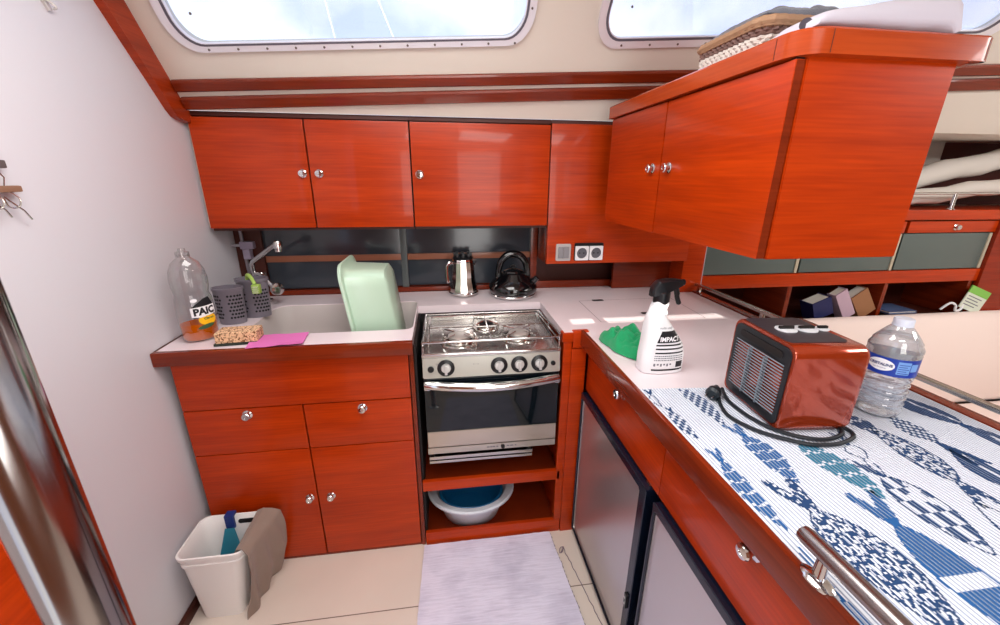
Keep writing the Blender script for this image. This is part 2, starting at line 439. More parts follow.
for sx in (-1, 1):
    cx = 1.508 + sx * .0325
    f = lambda y: (lambda x, z: (cx + x, y, 1.103 + z))
    sq = rrect(-.0300, .0300, -.031, .031, .003, 6); ci = [(.0235 * math.cos(PI / 4 + 2 * PI * (k - 3) / 28), .0235 * math.sin(PI / 4 + 2 * PI * (k - 3) / 28)) for k in range(28)]
    mb = MB(); mb.ringplate(sq, ci, f(.422), f(.413)); s_ = link('socket_plate', mb, WHITEP, t)
    mb = MB(); mb.prism(ci, f(.4215), f(.4195)); w_ = link('socket_well', mb, P('well_grey', rgb(95, 95, 102), .4), s_)
    mb = MB()
    for dx in (-.0095, .0095): mb.cyl((cx + dx, .4200, 1.103), (cx + dx, .4188, 1.103), .0034, seg=12)
    link('pin_hole', mb, BLACKP, s_)

# ------------------------------------------------------------------ overhead cabinet above the peninsula
t = thing('overhead_cabinet', 'glossy orange cherry overhead cabinet with two doors, hung above the peninsula counter', 'cabinet', (1.69, -.04, 1.257))
mb = MB(); mb.box(1.536, 1.850, -.520, .296, 1.262, 1.632); mb.box(1.62, 1.850, .296, .424, 1.262, 1.632); link('cabinet_body', mb, WDK, t)
mb = MB(); mb.loft([[Vector((x0, y, 1.257)), Vector((x1, y, 1.257)), Vector((x1 + .006, y, 1.63)), Vector((x0 - .002, y, 1.63))] for x0, x1, y in ((1.5365, 1.846, -.521), (1.5365, 1.846, -.541))]); bmesh.ops.bevel(mb.bm, geom=mb.bm.edges[:], offset=.002, segments=2, affect='EDGES'); link('end_panel', mb, WDR, t)
mb = MB(); mb.box(1.519, 1.538, -.534, -.521, 1.259, 1.625); link('corner_gap', mb, SHADOW, t)  # near-black strip, the shade of the corner gap put in as colour
for y0, y1, ky in ((-.537, -.103, -.150), (-.098, .290, -.055)):
    mb = MB()
    if y0 < -.2: mb.box(1.515, 1.534, y0, y1, 1.258, 1.622, .0025)
    else:
        out = rrect(y0, y1, 1.257, 1.622, (.004, .003, .003, .03))
        mb.prism(out, lambda y, z: (1.534, y, z), lambda y, z: (1.515, y, z))
    d = link('door', mb, WDR, t)
    if y0 < -.2: mb = MB(); mb.box(1.517, 1.5335, y0 - .0012, y0, 1.259, 1.620); link('edge_band', mb, WE, d)
    knob(d, (1.515, ky, 1.445), (-1, 0, 0), .0125)
# the lip: a solid moulding running round the top with a rounded front corner, mitred ends
def lip_path(o):
    pts = [(1.503 - o, .30), (1.503 - o, -.495)]
    for k in range(7):
        a = PI + PI / 2 * k / 6; pts.append((1.558 + (.055 + o) * math.cos(a), -.505 + (.055 + o) * math.sin(a)))
    pts += [(1.874, -.56 - o)]
    for k in range(4):
        a = -PI / 2 + PI / 2 * k / 3; pts.append((1.882 + (.012 + o) * math.cos(a), -.548 + (.012 + o) * math.sin(a)))
    pts += [(1.894 + o, .27)]
    return pts
mb = MB()
outp, inp = lip_path(0), lip_path(-.03)
rings = []
for a, b_ in zip(outp, inp):
    rings.append([Vector((b_[0], b_[1], 1.624)), Vector((a[0], a[1], 1.626)), Vector((a[0], a[1], 1.664)), Vector((a[0] * .88 + b_[0] * .12, a[1] * .88 + b_[1] * .12, 1.668)), Vector((b_[0], b_[1], 1.668))])
mb.loft(rings); link('top_lip', mb, wood('lip_wood', rgb(150, 50, 14), rgb(182, 70, 24), rough=.25, coat=.35), t)
for a, b_ in ((outp[1], inp[1]), (outp[8], inp[8]), (outp[10], inp[10])):
    d_ = Vector((a[0] - b_[0], a[1] - b_[1], 0)).normalized(); q_ = Vector((-d_.y, d_.x, 0)); p_ = Vector((a[0], a[1], 0))
    mb = MB(); mb.loft([[p_ + d_ * e + q_ * w_ + Vector((0, 0, z)) for e, w_ in ((-.004, -.0007), (.0004, -.0007), (.0004, .0007), (-.004, .0007))] for z in (1.627, 1.6635)]); link('mitre_seam', mb, WDK, t)
mb = MB(); mb.prism([(x, y) for x, y in lip_path(-.028)], lambda x, y: (x, y, 1.633), lambda x, y: (x, y, 1.655)); link('top_board', mb, WD, t)

# ------------------------------------------------------------------ glazed locker behind the worktop
t = thing('splashback_locker', 'low locker behind the worktop with smoked glass sliding panels and a wooden shelf edge', 'cabinet', (.66, .62, .9))
mb = MB(); mb.box(.0, 1.30, .648, .656, .93, 1.215); link('glass_panel', mb, GLASSB, t)
mb = MB(); mb.box(.002, .675, .628, .634, .925, 1.205, .001); link('sliding_panel', mb, GLASSB, t)
mb = MB(); mb.box(.70, 1.295, .636, .641, .925, 1.205, .001); link('sliding_panel', mb, GLASSB, t)
mb = MB(); mb.box(.675, .703, .618, .645, .92, 1.212, .002); link('panel_edge', mb, P('grey_panel_edge', rgb(86, 92, 92), .3), t)
for a, b_ in ((.08, .674), (.705, 1.285)):
    mb = MB(); mb.box(a, b_, .622, .6275 if a < .5 else .6355, 1.050, 1.078, .002); link('shelf_edge', mb, P('shelf_edge_wood', rgb(150, 92, 66), .35, coat=.2), t)
mb = MB(); mb.box(-.024, 1.325, .605, .645, .901, .921, .002); link('bottom_rail', mb, WE, t)
mb = MB(); mb.box(1.285, 1.316, .60, .65, .901, 1.215, .002); link('end_frame', mb, WE, t)
mb = MB(); mb.box(-.024, .085, .61, .645, .901, 1.215, .002); link('end_frame', mb, WDK, t)

# ------------------------------------------------------------------ sink cabinet
t = thing('sink_cabinet', 'cherry wood base cabinet under the sink with two drawers over two doors', 'cabinet', (.38, .1, 0))
mb = MB(); mb.box(.002, .020, .02, .62, 0, .855); mb.box(.738, .757, .02, .085, 0, .855); mb.box(.738, .757, .085, .40, 0, .70); mb.box(.02, .738, .02, .03, .0, .855); link('carcass', mb, WDK, t)
mb = MB(); mb.box(.743, .757, .0, .02, .0, .855, .0015); mb.box(.002, .743, .004, .02, 0, .012); link('face_frame', mb, WE, t)
mb = MB(); mb.box(.002, .739, 0, .02, .679, .852, .002); link('fascia_panel', mb, WD, t)
for x0, x1, kx in ((.002, .374, .197), (.379, .739, .572)):
    mb = MB(); mb.box(x0, x1, 0, .02, .503, .675, .002); d = link('drawer', mb, WD, t); knob(d, (kx, 0, .652 if kx < .3 else .650), (0, -1, 0), .0135)
for x0, x1, kx in ((.002, .374, .349), (.379, .739, .424)):
    mb = MB(); mb.box(x0, x1, 0, .02, .014, .499, .002); d = link('door', mb, WD, t); knob(d, (kx, 0, .287), (0, -1, 0), .0125)

# ------------------------------------------------------------------ worktop, one moulding round the sink and the cooker
t = thing('worktop', 'pinkish white L-shaped worktop running round the sink and the cooker, edged in mahogany', 'worktop', (1.0, .2, .86))
SINK = rrect(.172, .752, .095, .447, (.03, .06, .05, .03), 5)
outl = [(-.020, -.012), (.757, -.012), (.757, .368), (1.284, .368), (1.284, -.004), (1.3555, -.004), (1.3555, -1.6), (2.05, -1.6), (2.05, .446), (1.984, .446), (1.984, .555), (1.69, .555), (1.69, .60), (-.020, .60)]
mb = MB(); mb.merge(plate2d(outl, [SINK], lambda x, y, d: (x, y, .868 + d), .032)); link('top_surface', mb, TOPM, t, angle=None)
def ins(poly, k):
    cx = sum(p[0] for p in poly) / len(poly); cy = sum(p[1] for p in poly) / len(poly)
    return [(cx + (x - cx) * (1 - k), cy + (y - cy) * (1 - k)) for x, y in poly]
mb = MB()
mb.loft([[Vector((x, y, z)) for x, y in ins(SINK, k)] for k, z in ((-.004, .8985), (.01, .890), (.03, .80), (.05, .745), (.12, .728), (.3, .724))], True, False, True)
link('sink_bowl', mb, P('shaded_sink', rgb(200, 190, 187), .3, coat=.2), t, angle=50)  # same surface as the top; its shade is mixed into a greyer colour
mb = MB(); mb.lathe([(.028, 0), (.028, .003), (.02, .0035), (.018, .001)], (.46, .27, .7235)); link('drain', mb, STEEL, t)
mb = MB(); mb.box(-.024, .760, -.032, -.012, .856, .9015, .004); link('front_lip', mb, WE, t)
mb = MB(); mb.box(1.343, 1.3555, -1.6, -.006, .850, .907, .003); link('counter_lip', mb, WE, t)
mb = MB(); mb.box(1.316, 1.372, -.012, .012, .84, .904, .004); link('lip_corner', mb, WD, t)
mb = MB(); mb.prism([(1.284, .02), (1.277, .02), (1.277, -.012), (1.316, -.012), (1.316, -.004), (1.284, -.004)], lambda x, y: (x, y, .866), lambda x, y: (x, y, .8985)); link('cooker_edge_strip', mb, WDR, t)
mb = MB()
for a, b_, c, d in ((1.458, .362, 1.454, .085), (1.458, .362, 1.89, .366), (1.89, .366, 1.88, .085), (1.454, .085, 1.88, .085)):
    A, B = Vector((a, b_, .9003)), Vector((c, d, .9003)); w = (B - A).cross(Vector((0, 0, 1))).normalized() * .0012
    mb.quad(A - w, A + w, B + w, B - w)
link('icebox_lid_seam', mb, SEAM, t, angle=None)
for cx, cy in ((1.545, .362), (1.68, .165)):
    mb = MB(); mb.prism(rrect(cx - .026, cx + .026, cy - .011, cy + .011, .008), lambda x, y: (x, y, .9002), lambda x, y: (x, y, .9012)); link('finger_hole', mb, BLACKP, t)
mb = MB(); mb.box(-.024, -.018, -.012, .60, .86, .9012); link('wall_seal', mb, WDK, t)

# ------------------------------------------------------------------ housing round and under the cooker
t = thing('cooker_housing', 'open wooden housing below the cooker with a shelf and a cubby beneath', 'cabinet', (1.03, .1, 0))
mb = MB(); mb.box(.7585, .766, .014, .43, 0, .862); link('side_panel', mb, SHADOW, t)  # left side near-black: shade of the gap beside the cooker painted in
mb = MB(); mb.box(1.300, 1.312, .016, .43, 0, .862); link('side_panel', mb, WD, t)
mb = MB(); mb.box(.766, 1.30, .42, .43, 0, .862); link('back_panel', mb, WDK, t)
mb = MB(); mb.box(.767, 1.283, .362, .366, .60, .8665); mb.box(.7585, .764, .016, .362, .60, .8665); link('gap_shade', mb, SHADOW, t)  # near-black sheets that paint the shade behind and beside the cooker
mb = MB(); mb.box(.767, 1.299, .012, .42, .264, .285); link('shelf', mb, WE, t)
mb = MB(); mb.box(.760, 1.302, -.006, .012, .268, .312, .004); link('shelf_lip', mb, WDR, t)
mb = MB(); mb.box(.760, 1.312, -.004, .012, .0, .062, .003); link('bottom_rail', mb, WD, t)
mb = MB(); mb.box(.766, 1.30, .012, .42, .012, .028); link('cubby_floor', mb, WE, t)
mb = MB(); mb.box(1.284, 1.314, -.006, .014, .065, .863, .004); mb.box(1.3145, 1.370, -.008, .012, 0, .837, .004); link('end_post', mb, WD, t)

# ------------------------------------------------------------------ gimballed cooker
t = thing('cooker', 'stainless steel boat cooker with three burners and a glass-fronted oven', 'cooker', (1.03, .17, .43))
X0, X1 = .788, 1.272
mb = MB(); mb.box(X0, X1, .012, .355, .45, .832, .004); link('oven_body', mb, BLACKP, t)
mb = MB(); mb.box(X0 - .004, X1 + .004, -.004, .36, .828, .842, .004); mb.box(X0, X1, .350, .358, .84, .858, .002); link('hob_top', mb, P('hob_steel', rgb(214, 212, 208), .24, .9), t)
mb = MB(); mb.loft([[Vector((x, -.012, .752)), Vector((x, -.002, .828)), Vector((x, .02, .83)), Vector((x, .02, .75))] for x in (X0 - .002, X1 + .002)]); bmesh.ops.bevel(mb.bm, geom=mb.bm.edges[:], offset=.003, segments=2, affect='EDGES'); cp = link('control_panel', mb, P('satin_panel', rgb(206, 210, 202), .3, .7), t)
nrm = Vector((0, -.991, .13))
for x in (.866, 1.052, 1.124, 1.197):
    c = Vector((x, -.0075, .789))
    mb = MB(); mb.lathe([(.030, 0), (.030, .004), (.026, .006), (.0, .006)], c, 24, axis=nrm); k_ = link('dial', mb, BLACKP, cp)
    mb = MB(); mb.lathe([(.0175, .005), (.015, .013), (.0, .014)], c, 20, axis=nrm); mb.box(x - .0045, x + .0045, -.033, -.012, .773, .806, .002); link('dial_grip', mb, P('dial_grip_silver', rgb(214, 214, 212), .3, .35), k_)
for x, r in ((.814, .011), (1.247, .0085)):
    mb = MB(); mb.lathe([(r, 0), (r, .006), (r * .8, .009), (0, .009)], (x, -.0085, .787), 18, axis=nrm); link('ignition_button', mb, BLACKP, cp)
mb = MB(); text_into(mb, 'ON', .008, lambda x, y: (.838 + x, -.0115, .806 + y)); link('panel_print', mb, GREYINK, cp, angle=None)
mb = MB(); text_into(mb, '0  1  2', .007, lambda x, y: (.97 + x, -.0108, .80 + y)); link('panel_print', mb, GREYINK, cp, angle=None)
# door: bowed chrome handle, dark glass, steel band
mb = MB(); mb.box(X0, X1, -.006, .012, .533, .738, .003); mb.box(X0 - .001, X1 + .001, -.006, .012, .735, .748, .002); dr = link('oven_door', mb, OVENGLASS, t)
mb = MB(); mb.box(X0 + .002, X1 - .001, -.0085, .010, .468, .533, .003); link('door_band', mb, P('satin_band', rgb(196, 186, 172), .32, .8), dr)
mb = MB()
pts = []
for k in range(17):
    u = k / 16; pts.append((X0 + .004 + (X1 - X0 - .008) * u, -.020 - .026 * math.sin(PI * u), .733 - .008 * math.sin(PI * u)))
mb.tube(pts, [.016 if 0 < k < 16 else .013 for k in range(17)], 12)
for x in (X0 + .012, X1 - .012): mb.box(x - .012, x + .012, -.022, 0, .712, .744, .004)
link('door_handle', mb, CHROME, dr)
mb = MB(); mb.box(X0, X1, -.006, .02, .436, .463, .003); bs = link('bottom_strip', mb, P('satin_strip', rgb(190, 184, 172), .3, .8), t)
mb = MB(); mb.lathe([(.008, 0), (.007, .008), (0, .009)], (1.068, -.006, .4495), 16, axis=(0, -1, 0)); link('lock_button', mb, BLACKP, bs)
for marks in (((1.012, .010), (1.024, .008), (1.034, .009), (1.047, .007)), ((1.088, .010), (1.102, .012), (1.117, .006))):
    mb = MB()
    for x, w in marks: mb.box(x - w / 2, x + w / 2, -.0068, -.0060, .4475, .4515)
    link('maker_mark', mb, GREYINK, bs, angle=None)
# burners
def burner(x, y, r, cap):
    mb = MB(); mb.lathe([(r * 1.55, 0), (r * 1.5, .004), (r * 1.1, .002), (r * 1.02, .005), (r, .012), (r * .9, .014), (0, .014)], (x, y, .842), 28); bu = link('burner', mb, STEEL, t)
    mb = MB(); mb.lathe([(r * .82, 0), (r * .86, .008), (r * .7, .011), (0, .012)], (x, y, .856), 24); link('burner_cap', mb, cap, bu)
PALECAP = P('enamel_cap', rgb(196, 192, 186), .3, .4); burner(.918, .105, .048, PALECAP); burner(1.143, .112, .044, PALECAP); burner(1.03, .235, .035, BLACKP)
mb = MB()
for x, y, r in ((.918, .105, .085), (1.143, .112, .08), (1.03, .235, .068)):
    for k in range(4):
        a = PI / 4 + k * PI / 2
        mb.tube([(x + r * math.cos(a), y + r * math.sin(a), .845), (x + r * .9 * math.cos(a), y + r * .9 * math.sin(a), .870), (x + r * .28 * math.cos(a), y + r * .28 * math.sin(a), .873)], .0026, 6)
for y in (.03, .18, .31): mb.tube([(X0 + .02, y, .868), (X1 - .02, y, .868)], .0026, 6)
for x in (X0 + .02, 1.03, X1 - .02): mb.tube([(x, .03, .868), (x, .31, .868)], .0026, 6)
for x in (X0 + .02, X1 - .02):
    for y in (.03, .31): mb.cyl((x, y, .842), (x, y, .868), .0026, seg=6)
link('pan_support', mb, CHROME, t)
# fiddle rails
mb = MB()
xa, xb, ya, yb = X0 + .002, 1.256, -.03, .345
mb.tube([(xa, ya, .852), (xa, ya, .895), (xb, ya, .897), (xb, ya, .848), (xa, ya, .852)], .0034, 8)
for x, yf in ((xa, ya), (X1, .0)):
    mb.tube([(x, yf, .893), (x, yb, .868)], .0034, 8); mb.tube([(x, .0, .866), (x, yb, .852)], .003, 8); mb.cyl((x, yb, .838), (x, yb, .868), .0034, seg=8); mb.cyl((x, .17, .838), (x, .17, .879), .003, seg=8); mb.cyl((x, .01, .838), (x, .01, .889), .003, seg=8)
mb.tube([(xa, yb, .868), (X1, yb, .868)], .0034, 8); mb.tube([(xb, ya, .895), (X1, .0, .893)], .0034, 8)
for sx in (xa + .03, xb - .03): mb.tube([(sx, ya, .852), (sx, .0, .842)], .0034, 8)
link('fiddle_rail', mb, CHROME, t)
# metal slide bar lying under the oven
mb = MB(); mb.box(.79, 1.19, .02, .05, .390, .404, .003); mb.box(.79, 1.19, .024, .05, .370, .382, .003); sb = link('slide_bar', mb, STEEL, t)
for x in (.80, 1.18):
    mb = MB(); mb.box(x - .006, x + .006, .03, .05, .37, .45); link('slide_bracket', mb, BLACKP, sb)

# basins in the cubby below
PALEB = P('pale_grey_basin', rgb(204, 208, 216), .35)
BLUEB = P('petrol_blue_basin', rgb(20, 104, 156), .35)
def basin(c, ra, rb, h, lipw):
    mb = MB(); mb.lathe([(0.001, 0), (rb, 0), (rb + .008, .006), (ra - lipw * .6, h - .014), (ra, h - .012), (ra + .002, h - .004), (ra - .006, h), (ra - lipw * .8, h - .004), (rb + .002, .010), (rb - .006, .006), (0.001, .006)], c, 40, sx=1, sy=.82, cap=False)
    return mb
single('wash_basin', basin((.952, .128, .0285), .182, .108, .130, .042), PALEB, 'pale grey round washing-up basin in the cubby under the oven', 'basin')
mb = basin((.952, .128, .044), .134, .094, .100, .012); single('blue_basin', mb, BLUEB, 'petrol blue basin nested inside the pale grey one under the oven', 'basin')

# ------------------------------------------------------------------ peninsula with two fridges
t = thing('counter_cabinet', 'long cherry wood counter cabinet with a drawer row above the two fridges', 'cabinet', (1.7, -.8, 0))
mb = MB(); mb.box(1.392, 2.04, -1.6, .40, .70, .866); mb.box(2.02, 2.05, -1.6, .44, 0, .866); link('carcass', mb, WDK, t)
for y0, y1, ky in ((-.546, -.012, -.305), (-1.09, -.548, -.832), (-1.6, -1.092, -1.36)):
    mb = MB(); mb.box(1.376, 1.390, y0, y1, .672, .866, .002); d = link('drawer', mb, WDR, t); knob(d, (1.376, ky, .820), (-1, 0, 0), .0150, .026)
for nm, y0, y1, lb in (('fridge', -.519, -.012, 'steel-fronted fridge in a black frame, beside the cooker'), ('fridge', -1.06, -.552, 'steel-fronted fridge in a black frame, nearest the viewer under the counter')):
    f_ = thing(nm, lb, 'fridge', (1.6, (y0 + y1) / 2, .0), 'fridges under the counter')
    mb = MB(); mb.box(1.421, 1.98, y0 + .01, y1 - .01, .102, .668, .004); mb.box(1.43, 1.98, y0 + .012, y1 - .012, .004, .102); link('fridge_body', mb, BLACKP, f_)
    ro = rrect(y0 + .002, y1 - .002, .026, .666, .008, 4); ri = rrect(y0 + .034, y1 - .010, .034, .642, .006, 4)
    mb = MB(); mb.ringplate(ro, ri, lambda y, z: (1.420, y, z), lambda y, z: (1.360, y, z)); bmesh.ops.bevel(mb.bm, geom=[e for e in mb.bm.edges if all(v.co.x < 1.362 for v in e.verts) and e.calc_length() > .1], offset=.002, segments=1, affect='EDGES'); dr = link('door_frame', mb, NAVYB, f_)
    mb = MB(); mb.box(1.368, 1.418, y0 + .033, y1 - .009, .033, .643); link('steel_panel', mb, BRUSH, f_)
    mb = MB(); ro2 = rrect(y0 + .034, y1 - .010, .034, .642, .006, 4); ri2 = rrect(y0 + .0365, y1 - .0125, .0365, .6395, .005, 4); mb.ringplate(ro2, ri2, lambda y, z: (1.369, y, z), lambda y, z: (1.3660, y, z)); link('panel_bead', mb, STEEL, f_)
    mb = MB(); mb.box(1.353, 1.3605, y0 + .010, y0 + .024, .235, .285, .002); la = link('latch', mb, BLACKP, dr)
    mb = MB(); mb.cyl((1.354, y0 + .017, .272), (1.3515, y0 + .017, .272), .004, seg=10); mb.cyl((1.354, y0 + .017, .250), (1.3515, y0 + .017, .250), .004, seg=10); link('latch_screw', mb, STEEL, la)
    mb = MB(); mb.box(1.374, 1.418, y0 + .01, y0 + .03, .6655, .670, .001); link('hinge', mb, STEEL, dr)

# stainless handrail on the counter front, rail along the far edge
t = thing('grab_rail', 'stainless steel grab rail on a bracket at the near counter edge', 'rail', (1.349, -1.2, .905))
mb = MB(); pts = [(1.348, -.917, .957), (1.348, -.920, .957), (1.348, -.928, .957), (1.348, -1.5, .957)]; mb.tube(pts, [.006, .0105, .0122, .0122], 18); link('rail', mb, P('rail_steel', rgb(158, 150, 148), .24, 1), t)
for y in (-.952, -1.45):
    mb = MB(); mb.lathe([(.019, 0), (.019, .003), (.015, .0055), (.0075, .007), (.006, .046)], (1.352, y, .9068), 22, sx=.72, sy=1.25); link('bracket', mb, CHROME, t)
t = thing('fiddle_rail', 'slim dark steel rail along the far edge of the counter', 'rail', (2.07, -.5, .9))
mb = MB(); mb.box(2.058, 2.078, -1.6, .446, .932, .944, .004); link('rail', mb, STEEL, t)
mb = MB(); mb.box(2.051, 2.085, -1.6, .446, .88, .906, .003); link('base_strip', mb, WE, t)
for y in (.42, .02, -.38, -.78, -1.2):
    mb = MB(); mb.box(2.062, 2.074, y - .008, y + .008, .905, .934, .002); link('rail_post', mb, STEEL, t)

# ------------------------------------------------------------------ ribbed table mat printed with fish
NAVY = P('navy_print', rgb(24, 62, 108), .8); BLUE = P('blue_print', rgb(22, 88, 150), .8); TEAL = P('teal_print', rgb(30, 116, 146), .8)
VALLEY = P('mat_valley', rgb(160, 170, 190), .85)
mb = MB(); PIT = .0075; XA, XB, YA, YB, ZM = 1.3575, 2.0475, -.425, -1.5, .9025
n = int((XB - XA) / PIT)
def yback(x): return YA - .10 * max(0, x - 1.37)
for k in range(n):
    x = XA + k * PIT
    cs = [(0, 0), (.0013, .0012), (.0037, .0016), (.0061, .0012), (PIT, 0)]
    for q in range(4):
        mb.mi = 1 if q in (0, 3) else 0
        (a, za), (b_, zb) = cs[q], cs[q + 1]
        mb.quad((x + a, yback(x), ZM + za), (x + b_, yback(x), ZM + zb), (x + b_, YB, ZM + zb), (x + a, YB, ZM + za))
mb.mi = 0; mb.quad((XA, YA, .9005), (XB, yback(XB), .9005), (XB, YB, .9005), (XA, YB, .9005))
mb.quad((XA, YA, .9005), (XB, yback(XB), .9005), (XB, yback(XB), ZM), (XA, YA, ZM))
rnd = random.Random(3)
def fish(cx, yt, yh, hw, style, col, slant=0, tail=.22, thw=None):
    """tail end at yt, nose at yh, half width hw; printed in fine stripes along the ribs"""
    mb.mi = col; step = .003; SUB = PIT / 3; thw = thw or hw * .8; ln = abs(yt - yh); sd = Vector((cx * 31, yt * 17, 0)); ph = cx * 40
    for k in range(int((cx - 1.2 * hw - thw - .01 - XA) / SUB), int((cx + 1.2 * hw + thw + .01 - XA) / SUB)):
        x = XA + (k + .5) * SUB; run = None; cells = int(ln / step); lane, subl = k // 3, k % 3
        if x < XA + .002 or x > XB - .002: continue
        for c in range(cells + 1):
            t_ = c / cells; on = False
            y = yt + (yh - yt) * t_
            if c < cells:
                d = x - cx - slant * (t_ - .5) + .004 * math.sin(t_ * 5 + ph); a = abs(d)
                if t_ < tail:
                    u = t_ / tail; w = thw * (1 - .25 * (1 - u) ** 3) * (1 - u) ** .8 + .13 * hw; notch = thw * .55 * max(0, 1 - u * 2.0)
                    on = notch < a < w and (subl != 2 or u > .8 or style in ('spot', 'line', 'dash'))
                    if on and style in ('line', 'check') and a < w - SUB * 1.2 and a > notch + SUB * 1.2: on = noise.noise(Vector((x * 60, y * 30, 2))) > .12
                    if on and style == 'spot': on = noise.noise(Vector((x * 150, y * 110, 0)) + sd) > -.12 or a > w - SUB
                else:
                    u = (t_ - tail) / (1 - tail); w = hw * max(0, math.sin(PI * min(1, u ** .82 * .94 + .05))) ** .85
                    if a < w:
                        rim = a > w - SUB * 1.1; gap = subl == 2
                        if style == 'spot': on = rim or noise.noise(Vector((x * 190, y * 130, 0)) + sd) > .02 + .2 * (u > .9)
                        elif style == 'stripe': on = rim or (not gap and not (.36 < u < .45 or .66 < u < .74))
                        elif style == 'check': on = rim or (not gap and (lane // 2 + int(u * 6)) % 2 == 0 and noise.noise(Vector((x * 20, y * 40, 1))) > -.25)
                        elif style == 'dash': on = not gap and ((u * ln / .026 + lane * .37) % 1) < .60
                        elif style == 'grid': on = not gap and ((u * ln / .034 + .12 * math.sin(lane * 2)) % 1) < .84
                        elif style == 'line': on = rim or (noise.noise(Vector((x * 50, y * 14, 5))) > .3 and not gap)
                        elif style == 'solid': on = rim or (not gap and abs(d - .25 * hw) > SUB * 1.2)
            if on and run is None: run = y
            if not on and run is not None:
                a0, a1 = max(run, y), min(run, y)
                if a0 < yback(x) - .002 and a1 > YB: mb.quad((x - SUB * .52, a0, ZM + .00185), (x + SUB * .52, a0, ZM + .00185), (x + SUB * .52, a1, ZM + .00185), (x - SUB * .52, a1, ZM + .00185))
                run = None
for a in ((1.460, -.768, -1.045, .047, 'spot', 2, .016, .27, .030), (1.560, -.815, -1.11, .038, 'stripe', 3, -.01, .24, .030), (1.648, -.735, -.95, .038, 'check', 2, .0, .24, .026),
          (1.484, -.600, -.782, .028, 'grid', 3, .006, .24, .018), (1.382, -.672, -.872, .018, 'grid', 3, -.006, .2, .014), (1.470, -.420, -.602, .022, 'dash', 2, .006, .06, .006),
          (1.371, -.432, -.515, .010, 'line', 2, 0, .3, .010), (1.380, -.518, -.648, .015, 'dash', 2, .004, .1, .008), (1.366, -.90, -1.08, .008, 'solid', 3, .002, .4), (1.592, -.672, -.835, .032, 'grid', 4, .006, .04, .01),
          (1.776, -.875, -.648, .034, 'spot', 2, .02, .26, .024), (1.770, -.588, -.675, .024, 'grid', 2, .0, .05, .01), (1.868, -.785, -.610, .028, 'dash', 2, -.01, .40, .020), (1.676, -.655, -.740, .020, 'line', 2, -.01, .5),
          (1.985, -.748, -.505, .036, 'solid', 2, -.04, .34, .030), (1.858, -.90, -.735, .028, 'solid', 2, .01, .3), (1.735, -1.08, -.86, .036, 'line', 2, .0, .3), (1.652, -1.27, -.98, .042, 'spot', 3, 0, .25), (1.45, -1.09, -1.35, .045, 'check', 2),
          (1.955, -1.02, -.80, .034, 'grid', 3, 0, .3), (1.84, -1.20, -.94, .040, 'stripe', 2, 0, .3), (1.95, -1.32, -1.06, .04, 'dash', 3), (1.72, -.62, -.52, .02, 'dash', 2, 0, .1), (1.66, -.52, -.44, .02, 'line', 2, 0, .3)):
    fish(*a)
single('table_mat', mb, [CLOTHW, VALLEY, NAVY, BLUE, TEAL], 'white ribbed cotton mat printed with rows of blue fish, spread over the counter', 'table mat', angle=None)

# ------------------------------------------------------------------ copper red fan heater
HX0, HX1, HY0, HY1, HZ0, HZ1 = 1.562, 1.722, -.648, -.448, .9045, 1.099
t = thing('fan_heater', 'glossy copper red fan heater with a black grille, standing on the fish mat', 'heater', ((HX0 + HX1) / 2, (HY0 + HY1) / 2, HZ0))
mb = MB(); ro = rrect(HY0, HY1, HZ0 + .006, HZ1, (.024, .024, .012, .012), 8); rings = []
for x, k in ((HX0, .012), (HX0 + .004, .0), (HX1 - .012, .0), (HX1 - .003, .03), (HX1, .07)):
    rings.append([Vector((x, y, z)) for y, z in ins(ro, k)])
mb.loft(rings); link('shell', mb, RED, t)
mb = MB(); mb.loft([[Vector((x, y, z)) for x, y in rrect(HX0 + .006 + k, HX1 - .006 - k, HY0 + .006 + k, HY1 - .006 - k, .02)] for k, z in ((.004, HZ0), (0, HZ0 + .006), (0, HZ0 + .014))]); link('foot', mb, REDD, t)
mb = MB(); fo = rrect(HY0 + .009, HY1 - .009, HZ0 + .012, HZ1 - .008, .018, 6); fi = rrect(HY0 + .020, HY1 - .020, HZ0 + .030, HZ1 - .046, .014, 6)
mb.ringplate(fo, fi, lambda y, z: (HX0 + .004, y, z), lambda y, z: (HX0 - .003, y, z)); mb.prism(ins(fi, -.02), lambda y, z: (HX0 + .003, y, z), lambda y, z: (HX0 + .0005, y, z)); fp = link('front_panel', mb, P('heater_charcoal', rgb(24, 27, 32), .35), t)
mb = MB()
for k in range(17):
    z = HZ0 + .035 + k * .0070; bend = lambda u: HX0 - .0035 - .006 * math.sin(PI * u)
    pts = [(bend(u / 8), HY0 + .021 + (HY1 - HY0 - .042) * u / 8, z + .003 * math.sin(PI * u / 8)) for u in range(9)]
    mb.tube(pts, .0014, 6)
for u in (.34, .66): mb.box(HX0 - .0085, HX0, HY0 + .021 + (HY1 - HY0 - .042) * u - .002, HY0 + .021 + (HY1 - HY0 - .042) * u + .002, HZ0 + .032, HZ1 - .050)
link('grille', mb, P('grille_grey', rgb(122, 132, 142), .5), fp)
mb = MB(); mb.prism(rrect(HY0 + .03, HY1 - .03, HZ1 - .036, HZ1 - .020, .008), lambda y, z: (HX0 - .002, y, z), lambda y, z: (HX0 - .0045, y, z)); link('grip_slot', mb, SHADOW, fp)
mb = MB(); mb.prism(rrect(HX0 + .004, HX1 - .026, HY0 + .030, HY1 - .018, .014), lambda x, y: (x, y, HZ1 - .002), lambda x, y: (x, y, HZ1 + .0015)); tp = link('top_panel', mb, P('heater_top_grey', rgb(52, 46, 54), .3), t)
